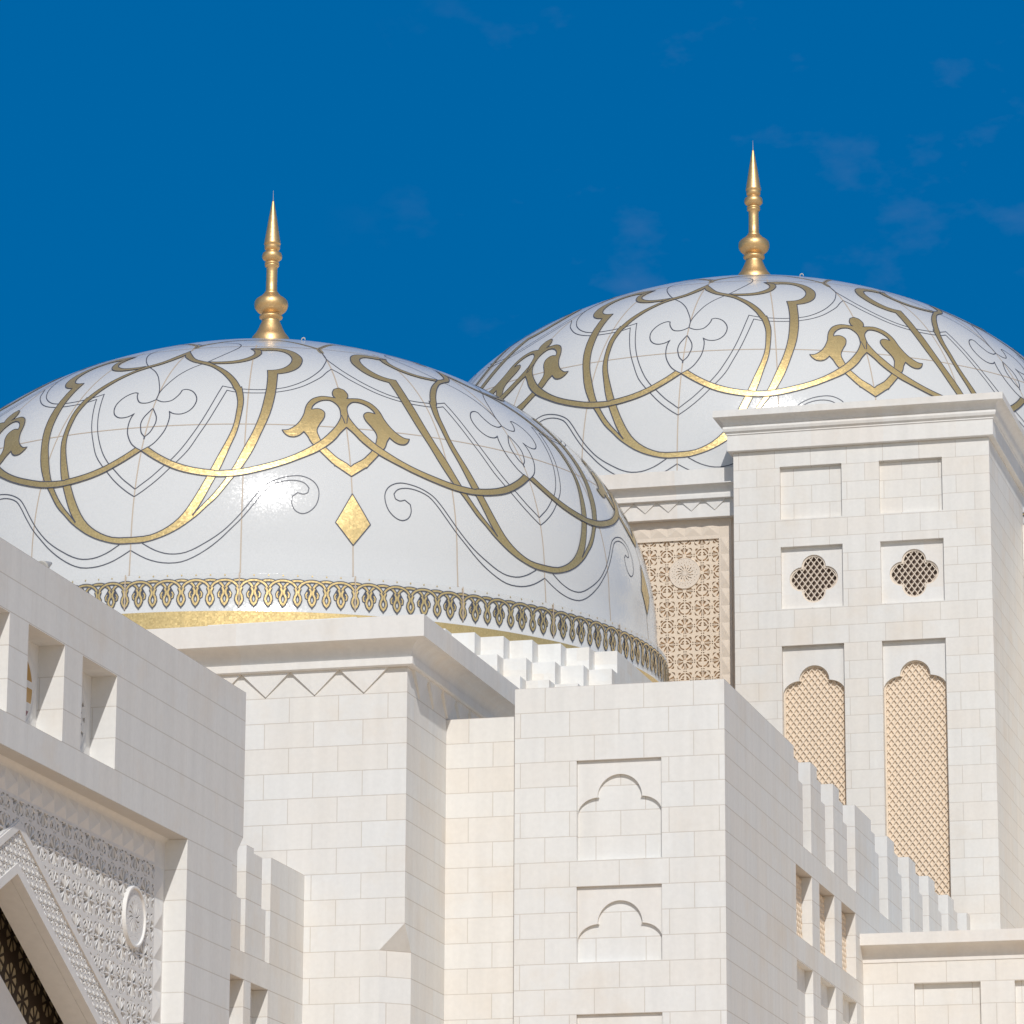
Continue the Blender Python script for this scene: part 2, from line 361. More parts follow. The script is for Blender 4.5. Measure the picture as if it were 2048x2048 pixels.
def ring(mb, fn, c, r0, r1, d0, d1, n=48, mi=0):
    """raised ring: rounded band between radii r0 and r1"""
    prof = [(r0, d1), (r0, d0+.3*(d1-d0)), (r0+.25*(r1-r0), d0), (r1-.25*(r1-r0), d0), (r1, d0+.3*(d1-d0)), (r1, d1)]
    vs = []; 
    for i in range(n):
        a = 2*math.pi*i/n; vs += [fn(c[0]+r*math.cos(a), c[1]+r*math.sin(a), d) for r, d in prof]
    q = len(prof)
    mb.add(vs, [(i*q+k, i*q+k+1, ((i+1) % n)*q+k+1, ((i+1) % n)*q+k) for i in range(n) for k in range(q-1)], mi)
def rosette(mb, fn, c, r, d0, d1, mi=0):
    """disc pierced by twelve swirling petals and two rings of dots"""
    disc = [(c[0]+r*math.cos(t*math.pi/24), c[1]+r*math.sin(t*math.pi/24)) for t in range(48)]
    H = []
    for k in range(14):
        a = k*2*math.pi/14
        def P(rr, da): return (c[0]+rr*r*math.cos(a+da), c[1]+rr*r*math.sin(a+da))
        H.append([P(.10, 0), P(.28, -.06), P(.44, .04), P(.60, .22), P(.60, .30), P(.50, .26), P(.40, .17), P(.25, .10)])
        for rr, da, s in ((.72, .05, .035), (.84, .27, .032), (.72, .25, .02)):
            H.append([(c[0]+rr*r*math.cos(a+da)+s*r*math.cos(t), c[1]+rr*r*math.sin(a+da)+s*r*math.sin(t)) for t in (.3, 1.87, 3.44, 5.01)])
    mb.prism(disc, fn, d0, d1, mi, holes=H)
def studs(mb, fn, u0, u1, v0, v1, n, along_u, hgt, mi=0):
    """row of low pyramids along a frame strip"""
    for i in range(n):
        if along_u: a, b, c, d = u0+(u1-u0)*i/n, u0+(u1-u0)*(i+1)/n, v0, v1
        else: a, b, c, d = u0, u1, v0+(v1-v0)*i/n, v0+(v1-v0)*(i+1)/n
        mb.add([fn(a, c, 0), fn(b, c, 0), fn(b, d, 0), fn(a, d, 0), fn((a+b)/2, (c+d)/2, -hgt)], [(0, 1, 4), (1, 2, 4), (2, 3, 4), (3, 0, 4)], mi)
def zigzag(mb, fn, u0, period, n, z0, z1, proud, mi=0):
    """hanging triangles, each leaning out at its top edge"""
    for i in range(n):
        a = u0+i*period
        T = [(a+.012, z1), (a+period-.012, z1), (a+period/2, z0+.01)]
        front = [fn(T[0][0], T[0][1], -proud), fn(T[1][0], T[1][1], -proud), fn(T[2][0], T[2][1], -proud*.45)]
        back = [fn(u, v, .01) for u, v in T]
        mb.add(front+back, [(0, 1, 2), (0, 3, 4, 1), (1, 4, 5, 2), (2, 5, 3, 0)], mi)

# ================================================================ ground
g = MB(); g.add([(-400, -200, 0), (400, -200, 0), (400, 600, 0), (-400, 600, 0)], [(0, 1, 2, 3)])
ground = g.build('ground', M['paving']); ground['kind'] = 'structure'

# ================================================================ entrance portal (left)
XP = -27.18; XR = -27.64; XC = -27.71
portal = thing('entrance_portal', (XP, 69.4, 0), 'tall grey-white gateway block with square openings above a carved pointed arch', 'gateway')
f0 = facX(XP)
mb = MB()
out = [(50, 0), (79.93, 0), (79.93, 15.9), (80.58, 16.5), (80.58, 19.5), (50, 19.5)]
wins = [(60.34, 62.14), (63.06, 64.86), (65.77, 67.57), (68.48, 70.28), (71.20, 73.02)]
mb.prism(out, f0, 0, .46, holes=[rect(a, b, 16.5, 18.28) for a, b in wins]+[rect(61.6, 77.2, .02, 15.9)])
# rear mass with the arch opening
AP = (69.44, 13.98); SL = .505
def arch_line(off=0.0):
    """points of the pointed arch, offset outwards by off (perpendicular)"""
    k = off*math.hypot(1, SL)
    return [(76.4+off, 0), (76.4+off, AP[1]-SL*(76.4+off-AP[0])+k), (AP[0], AP[1]+k), (62.48-off, AP[1]-SL*(76.4+off-AP[0])+k), (62.48-off, 0)]
o2 = [(50, 0), (62.4, 0)]
inner = [(p[0], max(p[1], .02)) for p in arch_line(0)]
m2 = MB(); fq = facX(XP-.46)
m2.prism([(61.6, 9.6), (77.2, 9.6), (77.2, 15.9), (61.6, 15.9)], fq, .112, .158, holes=[[(p[0], max(p[1], 9.61)) for p in arch_line(.02)]]) if False else None
m2.prism([(50, 0), (79.93, 0), (79.93, 15.9), (80.58, 16.5), (80.58, 19.5), (50, 19.5)], f0, .62, 1.09, holes=[inner]+[rect(a, b, 16.5, 18.28) for a, b in wins])
m2.build('arch_wall', M['carved_white'], portal)
mb.box(-32.5, XP-1.095, 50, 61, 0, 19.5); mb.box(-32.5, XP-1.095, 77.6, 79.93, 0, 19.5); mb.box(-32.5, XP-1.095, 61, 77.6, 15.2, 19.5)
mb.box(-32.5, -32.2, 61, 77.6, 0, 15.2)
mb.prism([(79.93, 15.9), (80.58, 16.5), (80.58, 19.5), (79.93, 19.5)], f0, 1.095, 5.3)
# seal the slot between the two skins round the outline
mb.box(XP-.62, XP-.46, 50, 61.6, 0, 19.5); mb.box(XP-.62, XP-.46, 77.2, 79.93, 0, 19.5)
mb.box(XP-.62, XP-.46, 61.6, 77.2, 18.28, 19.5); mb.box(XP-.62, XP-.46, 61.6, 77.2, 15.9, 16.5)
for i in range(len(wins)-1): mb.box(XP-.62, XP-.46, wins[i][1], wins[i+1][0], 16.5, 18.28)
mb.box(XP-.62, XP-.46, 73.02, 77.2, 16.5, 18.28); mb.prism([(79.93, 15.9), (80.58, 16.5), (80.58, 19.5), (79.93, 19.5)], f0, .46, .62)
mb.build('wall', M['portal'], portal)
# round tracery windows in the openings
for i, (a, b) in enumerate(wins):
    c = ((a+b)/2, 17.39); fw_ = facX(XP-.505)
    mb = MB(); ring(mb, fw_, c, .66, .86, -.012, .06, 40); wf = mb.build('window', M['carved_white'], portal)
    pm = MB(); pm.prism(rect(a+.001, b-.001, 16.501, 18.279), fw_, .0 if i in (2, 3) else .035, .10)
    pm.build('pane', M['slate'] if i == 4 else M['carved_white'], wf)
    if i in (2, 3):
        # round coloured emblem: amber field, pale sashes, maroon foot
        q = MB(); RR = .62
        for z1, z0, mi in ((.62, .16, 0), (.16, .03, 1), (.03, -.24, 0), (-.24, -.40, 1), (-.40, -.60, 2)):
            P = []; n = 8
            for k in range(n+1):
                z = z0+(z1-z0)*k/n; P.append((math.sqrt(max(RR*RR-z*z, 0)), z))
            P = [p for p in P]+[(-p[0], p[1]) for p in P[::-1]]
            P = [p for k, p in enumerate(P) if k == 0 or math.hypot(p[0]-P[k-1][0], p[1]-P[k-1][1]) > 1e-4]
            q.prism([(c[0]+p[0], c[1]+p[1]) for p in P], fw_, -.006, -.001, mi)
        q.build('emblem', [M['amber'], M['carved_white'], M['maroon']], wf)
    if i == 4:
        q = MB(); n = 12; H = []
        for k in range(n):
            for r0, r1, w0, w1 in ((.10, .26, .012, .045), (.31, .45, .05, .018), (.49, .60, .02, .055)):
                A = 2*math.pi*(k+(.5 if r0 == .31 else 0))/n; ca, sa = math.cos(A), math.sin(A)
                H.append([(c[0]+ca*r0-sa*w0, c[1]+sa*r0+ca*w0), (c[0]+ca*r1-sa*w1, c[1]+sa*r1+ca*w1), (c[0]+ca*r1+sa*w1, c[1]+sa*r1-ca*w1), (c[0]+ca*r0+sa*w0, c[1]+sa*r0-ca*w0)])
        q.prism([(c[0]+.66*math.cos(t*math.pi/24), c[1]+.66*math.sin(t*math.pi/24)) for t in range(48)], fw_, -.004, .03, 0, holes=H)
        q.prism(rect(a+.002, b-.002, 16.502, 18.278), fw_, .0, .03, 0, holes=[[(c[0]+.655*math.cos(t*math.pi/24), c[1]+.655*math.sin(t*math.pi/24)) for t in range(48)]])
        q.build('tracery', M['carved_white'], wf)
# stud frieze and frame
fR = facX(XR)
mb = MB(); mb.prism([(61.6, 0.02), (62.2, .02), (62.2, 15.31), (76.62, 15.31), (76.62, .02), (77.2, .02), (77.2, 15.9), (61.6, 15.9)], fR, .0, .16)
studs(mb, fR, 62.2, 76.62, 15.36, 15.78, 24, True, .085); 
studs(mb, fR, 76.68, 77.14, 3.3, 15.3, 20, False, .075); studs(mb, fR, 61.66, 62.14, 3.3, 15.3, 20, False, .075)
# little cove under the soffit
for k in range(5):
    t0, t1 = k*math.pi/10, (k+1)*math.pi/10
    mb.add([fR(61.6, 15.80+.1*math.sin(t0), -.10*(1-math.cos(t0))), fR(77.2, 15.80+.1*math.sin(t0), -.10*(1-math.cos(t0))), fR(77.2, 15.80+.1*math.sin(t1), -.10*(1-math.cos(t1))), fR(61.6, 15.80+.1*math.sin(t1), -.10*(1-math.cos(t1)))], [(0, 1, 2, 3)])
mb.build('stud_frame', M['carved_white'], portal)
# carved screen: stars on a .61 m lattice, cut along the arch
S = 1.0167
u0 = 69.41-.3*S-6*1.2*S; v0 = 15.3-.3*S-4*1.2*S
def screen(name, off_lo, off_hi, scale, u0, v0, nu, nv, d, mat, fn=fR, shift=0., petals=.018):
    for side in (1, -1):
        o = carved(lambda u, v, dd: fn(u, v, dd+shift), u0, v0, nu, nv, d, scale, petals).build(name, mat, portal, recalc=False)
        n = Vector((0, SL*side, 1)).normalized()      # line z = zA - SL*|y-yA|
        bisect(o, (0, AP[0], AP[1]+off_lo*math.hypot(1, SL)), -n)
        if off_hi is not None: bisect(o, (0, AP[0], AP[1]+off_hi*math.hypot(1, SL)), n)
        bisect(o, (0, AP[0], 0), Vector((0, -side, 0)))
        bisect(o, (0, 76.62 if side > 0 else 62.2, 0), Vector((0, side, 0)))
        bisect(o, (0, 0, 15.31), Vector((0, 0, 1))); bisect(o, (0, 0, 9.5), Vector((0, 0, -1)))
screen('carved_screen', .84, None, S, u0, v0, 13, 5, .155, M['carved_white'])
screen('carved_arch_band', .15, .72, .36, 69.44-17*.432, 9.0, 34, 14, .10, M['carved_white'], petals=.016)
# arch ribs
def strip(mb, fn, off0, off1, d0, d1):
    for side in (1, -1):
        k0, k1 = off0*math.hypot(1, SL), off1*math.hypot(1, SL)
        ye = 76.62 if side > 0 else 62.26
        P = [(AP[0], AP[1]+k0), (ye, AP[1]+k0-SL*abs(ye-AP[0])), (ye, AP[1]+k1-SL*abs(ye-AP[0])), (AP[0], AP[1]+k1)]
        mb.prism(P, fn, d0, d1)
mb = MB(); strip(mb, fR, .70, .84, -.035, .155); strip(mb, fR, .0, .17, -.025, .155); strip(mb, fR, .84, .88, -.018, .155); mb.build('arch_rib', M['carved_white'], portal)
# medallions
mb = MB(); c = (75.47, 14.12); ring(mb, fR, c, .525, .60, -.07, .15, 56); rosette(mb, fR, c, .53, -.03, .02); md = mb.build('medallion', M['carved_white'], portal)
mb = MB(); c = (63.41, 14.12); ring(mb, fR, c, .525, .60, -.07, .15, 56); rosette(mb, fR, c, .53, -.03, .02); mb.build('medallion', M['carved_white'], portal)
# dark pierced screen hung inside the arch, and the pale inner arch under it
fS = facX(-28.62)
for side in (1, -1):
    H = math.hypot(1, SL); cell = .74
    mb = MB()
    # local frame: a runs down the slope, b perpendicular
    def fb(a, b_, d, side=side):
        y = a/H+ -b_*SL/H*0 ; 
        yy = AP[0]+side*(a/H-b_*SL/H); zz = AP[1]-a*SL/H-b_/H
        return fS(yy, zz, d)
    # rounded triangles between dark bars, cell by cell
    for i in range(-1, 24):
        for j in range(2):
            ca, cb = .35+i*.70+(.35 if j else 0), -.42+j*.70
            holes = []
            for k in range(8):
                t = k*math.pi/4+math.pi/8; ct, st = math.cos(t), math.sin(t); r0, r1, wd = .06, .27, .085
                holes.append([(ca+ct*r0, cb+st*r0), (ca+ct*r1+st*wd, cb+st*r1-ct*wd), (ca+ct*(r1+.035), cb+st*(r1+.035)), (ca+ct*r1-st*wd, cb+st*r1+ct*wd)])
            mb.prism([(ca-.35, cb-.35), (ca+.35, cb-.35), (ca+.35, cb+.35), (ca-.35, cb+.35)], fb, 0, .008, holes=holes)
    o = mb.build('pierced_screen', M['screen_dark'], portal, recalc=False)
    bisect(o, (0, AP[0], 0), Vector((0, -side, 0)))
    mb = MB()
    mb.prism([(-1.2, .70), (17, .70), (17, 2.6), (-1.2, 2.6)], fb, -.12, .6)
    o = mb.build('inner_arch', M['carved_white'], portal); bisect(o, (0, AP[0], 0), Vector((0, -side, 0)))
    mb = MB(); mb.prism([(-.6, -.78), (17.2, -.78), (17.2, 2.6), (-.6, 2.6)], fb, .012, .03, back=True)
    o = mb.build('screen_backing', M['warm_back'], portal); bisect(o, (0, AP[0], 0), Vector((0, -side, 0)))

# floodlight on the portal roof
fl = thing('floodlight', (-27.72, 70.2, 19.5), 'small pale cone-shaped floodlight tilted on the roof edge of the arched gateway', 'floodlight')
def lathe(mb, base, axis, prof, n=24, mi=0):
    a = Vector(axis).normalized(); u = a.orthogonal().normalized(); v = a.cross(u); vs = []
    for r, h in prof:
        for i in range(n):
            t = 2*math.pi*i/n; vs.append(tuple(Vector(base)+a*h+(u*math.cos(t)+v*math.sin(t))*r))
    q = len(prof); mb.add(vs, [(k*n+i, k*n+(i+1) % n, (k+1)*n+(i+1) % n, (k+1)*n+i) for k in range(q-1) for i in range(n)], mi)
    mb.add([tuple(Vector(base)+a*prof[0][1])], [])
mb = MB(); lathe(mb, (-27.72, 70.82, 19.96), (0, -.93, -.37), [(.0, -.02), (.03, 0), (.05, .1), (.115, .42), (.125, .5), (.11, .5), (.0, .48)]); mb.build('lamp_body', M['lamp_grey'], fl, smooth=True)
mb = MB(); mb.box(-27.75, -27.69, 70.34, 70.42, 19.5, 19.84); mb.box(-27.82, -27.62, 70.26, 70.5, 19.5, 19.52); mb.build('bracket', M['lamp_grey'], fl)

# ================================================================ low link wing behind the portal
XL = -29.6
link = thing('link_wing', (XL, 86, 0), 'low shaded stone wing with stepped merlons squeezed between the gateway and the domed hall', 'building')
fL = facX(XL)
mb = MB()
lw = [(86.78-1.72*k, 87.99-1.72*k) for k in range(0, 3)]+[(88.48, 89.69)]
lw = [(88.48, 89.69), (86.78, 87.99), (85.08, 86.29), (83.38, 84.59)]
mb.prism([(80, 0), (92.23, 0), (92.23, 17.7), (89.75, 17.7), (89.75, 15.3), (80, 15.3)], fL, 0, .36, holes=[rect(a, b, 11.5, 14.7) for a, b in lw])
mb.box(-31.2, XL-.36, 80, 92.23, 0, 15.3); mb.box(XL-.75, XL-.36, 89.75, 92.23, 15.3, 17.7)
mb.build('wall', M['hall'], link)
for y in (88.01, 86.27, 84.53, 82.79, 81.05):
    mb = MB(); mb.prism([(y, 15.3), (y+1.42, 15.3), (y+1.42, 16.45), (y+1.11, 16.45), (y+1.11, 17.59), (y+.51, 17.59), (y+.51, 17.7), (y, 17.7)], fL, .002, .38, back=True)
    mb.build('merlon', M['hall'], link)

# ================================================================ near domed hall
YA = 92.23
hall = thing('domed_hall', (-39.25, 118, 0), 'pale limestone hall with zigzag cornice carrying the nearer, left dome', 'building')
mb = MB()
W = -60.0; cxr = XP
v = [(W, YA, 0), (cxr-.6, YA, 0), (cxr-.6, YA, 15.9), (cxr, YA, 16.5), (cxr, YA, 23.5), (W, YA, 23.5),
     (cxr, YA+.55, 0), (cxr, YA+.55, 15.9), (cxr, 104, 0), (cxr, 104, 23.5), (W, 104, 0), (W, 104, 23.5)]
mb.add(v, [(0, 1, 2, 3, 4, 5), (1, 6, 7, 2), (2, 7, 3), (6, 8, 9, 4, 3, 7), (8, 10, 11, 9), (10, 0, 5, 11), (5, 4, 9, 11), (0, 10, 8, 6, 1)])
mb.box(-53, -26.95, 104.01, 131, 0, 24.4)
mb.build('wall', M['hall'], hall)
mb = MB()
prof = [(-.3, 22.50), (.14, 22.50), (.17, 22.53), (.17, 22.70), (.12, 22.705)]+cove(.12, 22.71, .50, 23.08)+[(.55, 23.085), (.55, 23.60), (-.4, 23.62)]
cornice(mb, W, cxr, YA, 104, prof); mb.build('cornice', M['trim'], hall)
mb = MB(); zigzag(mb, facY(YA), -27.62-1.2*12, 1.2, 12, 21.92, 22.50, .075); 
zigzag(mb, lambda u, v, d: facX(XP)(u, v, d), YA+.35, 1.2, 9, 21.92, 22.50, .085)
mb.build('zigzag_frieze', M['trim'], hall)
# octagonal base of stepped cubes
wS = .645; X0 = -26.9; Y0s = 111.9; Z0s = 27.07; CX, CY = -39.25, 118.0
for k in range(4):
    mb = MB(); zt = Z0s-k*wS; zb = zt-wS if k < 3 else 23.0
    for sgn in (1, -1):
        for i in range(10):
            xr = X0-i*wS; xl = xr-wS; yf = Y0s-i*wS-k*wS
            if sgn < 0: xr, xl = 2*CX-xl, 2*CX-xr
            yb = CY+ (CY-yf) if i == 0 else Y0s-(i-1)*wS-k*wS
            if i == 0: yb = 124.1+k*wS
            if i == 9: pass
            mb.box(xl, xr, yf, yb if i == 0 else CY, zb, zt-(0 if i == 0 else .0004*i))
    mb.box(X0-10*wS+.001, 2*CX-X0+10*wS-.001, 105.6-.0-k*wS, 130.2, zb, zt-.005) if False else mb.box(2*CX-X0+10*wS, X0-10*wS, Y0s-9*wS-k*wS, 130, zb, zt-.006)
    mb.build('stepped_base', M['steps'], hall)

# ---------------------------------------------------------------- dome builder (local: centre axis, z measured from 0 at springing 29.3)
Z0 = 29.3
_C = (11.78, -3.455, -.9, 1.57)
PZ, PR = [], []
for r_, z_ in ((12.12, 26.6), (12.12, 27.50), (12.11, 27.52), (12.10, 28.25), (12.10, 28.52), (12.08, 28.53), (11.835, 28.54), (11.833, 28.545), (11.825, 28.75), (11.80, 29.1)): PR.append(r_); PZ.append(z_)
for i in range(91):
    t = math.pi/2*i/90; s2 = math.sin(t)**2; rho = _C[0]+_C[1]*s2+_C[2]*s2**2+_C[3]*s2**3
    PR.append(rho*math.cos(t)); PZ.append(Z0+rho*math.sin(t))
SA = [0.]
for i in range(1, len(PZ)): SA.append(SA[-1]+math.hypot(PZ[i]-PZ[i-1], PR[i]-PR[i-1]))
def interp(x, X, Y):
    if x <= X[0]: return Y[0]
    if x >= X[-1]: return Y[-1]
    lo, hi = 0, len(X)-1
    while hi-lo > 1:
        m_ = (lo+hi)//2
        if X[m_] <= x: lo = m_
        else: hi = m_
    t = (x-X[lo])/(X[hi]-X[lo]); return Y[lo]+t*(Y[hi]-Y[lo])
def z2s(z): return interp(z, PZ, SA)
def dpt(phi, s, off):
    r, z = interp(s, SA, PR), interp(s, SA, PZ)
    r1, z1 = interp(s+.05, SA, PR), interp(s+.05, SA, PZ); r0, z0 = interp(s-.05, SA, PR), interp(s-.05, SA, PZ)
    dr, dz = r1-r0, z1-z0; l = math.hypot(dr, dz) or 1
    nr, nz = dz/l, -dr/l; a = R(phi); rr = r+nr*off
    return Vector((rr*math.sin(a), -rr*math.cos(a), z+nz*off-Z0))
def smooth_path(P, closed=False, step=3, corner=48):
    """Catmull-Rom through (phi,s) points, kept sharp at corners"""
    n = len(P); out = []
    def m3(p): 
        r = interp(p[1], SA, PR); return (R(p[0])*r, p[1])
    def is_c(i):
        if not closed and (i == 0 or i == n-1): return True
        a, b, c = m3(P[(i-1) % n]), m3(P[i]), m3(P[(i+1) % n])
        v1 = (b[0]-a[0], b[1]-a[1]); v2 = (c[0]-b[0], c[1]-b[1])
        d = abs(math.degrees(math.atan2(v1[0]*v2[1]-v1[1]*v2[0], v1[0]*v2[0]+v1[1]*v2[1]))); return d > corner
    cs = [is_c(i) for i in range(n)]
    rng = range(n if closed else n-1)
    for i in rng:
        j = (i+1) % n; p1, p2 = P[i], P[j]
        p0 = p1 if cs[i] else P[(i-1) % n]; p3 = p2 if cs[j] else P[(j+1) % n]
        for k in range(step):
            t = k/step
            out.append(tuple(.5*((2*p1[q])+(-p0[q]+p2[q])*t+(2*p0[q]-5*p1[q]+4*p2[q]-p3[q])*t*t+(-p0[q]+3*p1[q]-3*p2[q]+p3[q])*t**3) for q in (0, 1)))
    if not closed: out.append(P[-1])
    return out
def ribbon(mb, P, w, off, mi, closed=False, f=lambda p: p):
    Q = [f(p) for p in P]; n = len(Q); C = [dpt(p[0], p[1], off) for p in Q]; vs = []
    def side(T, i):
        Nn = (dpt(Q[i][0], Q[i][1], off+.1)-C[i]).normalized(); return Nn.cross(T).normalized()
    for i in range(n):
        if closed: a, b = C[(i-1) % n], C[(i+1) % n]
        else: a, b = C[max(i-1, 0)], C[min(i+1, n-1)]
        T1 = C[i]-a; T2 = b-C[i]
        if T1.length < 1e-5: T1 = T2
        if T2.length < 1e-5: T2 = T1
        T = (T1.normalized()+T2.normalized())
        if T.length < .3: T = T2
        T.normalize(); S_ = side(T, i)
        kk = min(1/max(abs(math.cos(T1.angle(T2)/2)) if T1.length > 1e-6 and T2.length > 1e-6 else 1, .35), 1.6)
        vs += [C[i]-S_*w/2*kk, C[i]+S_*w/2*kk]
    fs = [(2*i, 2*((i+1) % n), 2*((i+1) % n)+1, 2*i+1) for i in range(n if closed else n-1)]
    mb.add(vs, fs, mi)
def fillpoly(mb, P, off, mi, fs_):
    """filled shape on the dome; fs_ = list of maps for the mirrored/rotated copies"""
    q = [(R(p[0])*11., p[1]) for p in P]
    tri = tessellate_polygon([[Vector((a, b, 0)) for a, b in q]])
    V = list(P); T = [tuple(t) for t in tri]; cache = {}
    for _ in range(7):
        nT = []; ch = False
        for t in T:
            L3 = []
            for k in range(3):
                a, b = V[t[k]], V[t[(k+1) % 3]]; L3.append(math.hypot(R(a[0]-b[0])*interp((a[1]+b[1])/2, SA, PR), a[1]-b[1]))
            k = max(range(3), key=lambda i: L3[i])
            if L3[k] > .45:
                a, b, c = t[k], t[(k+1) % 3], t[(k+2) % 3]; key = (min(a, b), max(a, b))
                if key not in cache: V.append(((V[a][0]+V[b][0])/2, (V[a][1]+V[b][1])/2)); cache[key] = len(V)-1
                m_ = cache[key]; nT += [(a, m_, c), (m_, b, c)]; ch = True
            else: nT.append(t)
        T = nT
        if not ch: break
    for f in fs_: mb.add([dpt(*f(p), off) for p in V], T, mi)
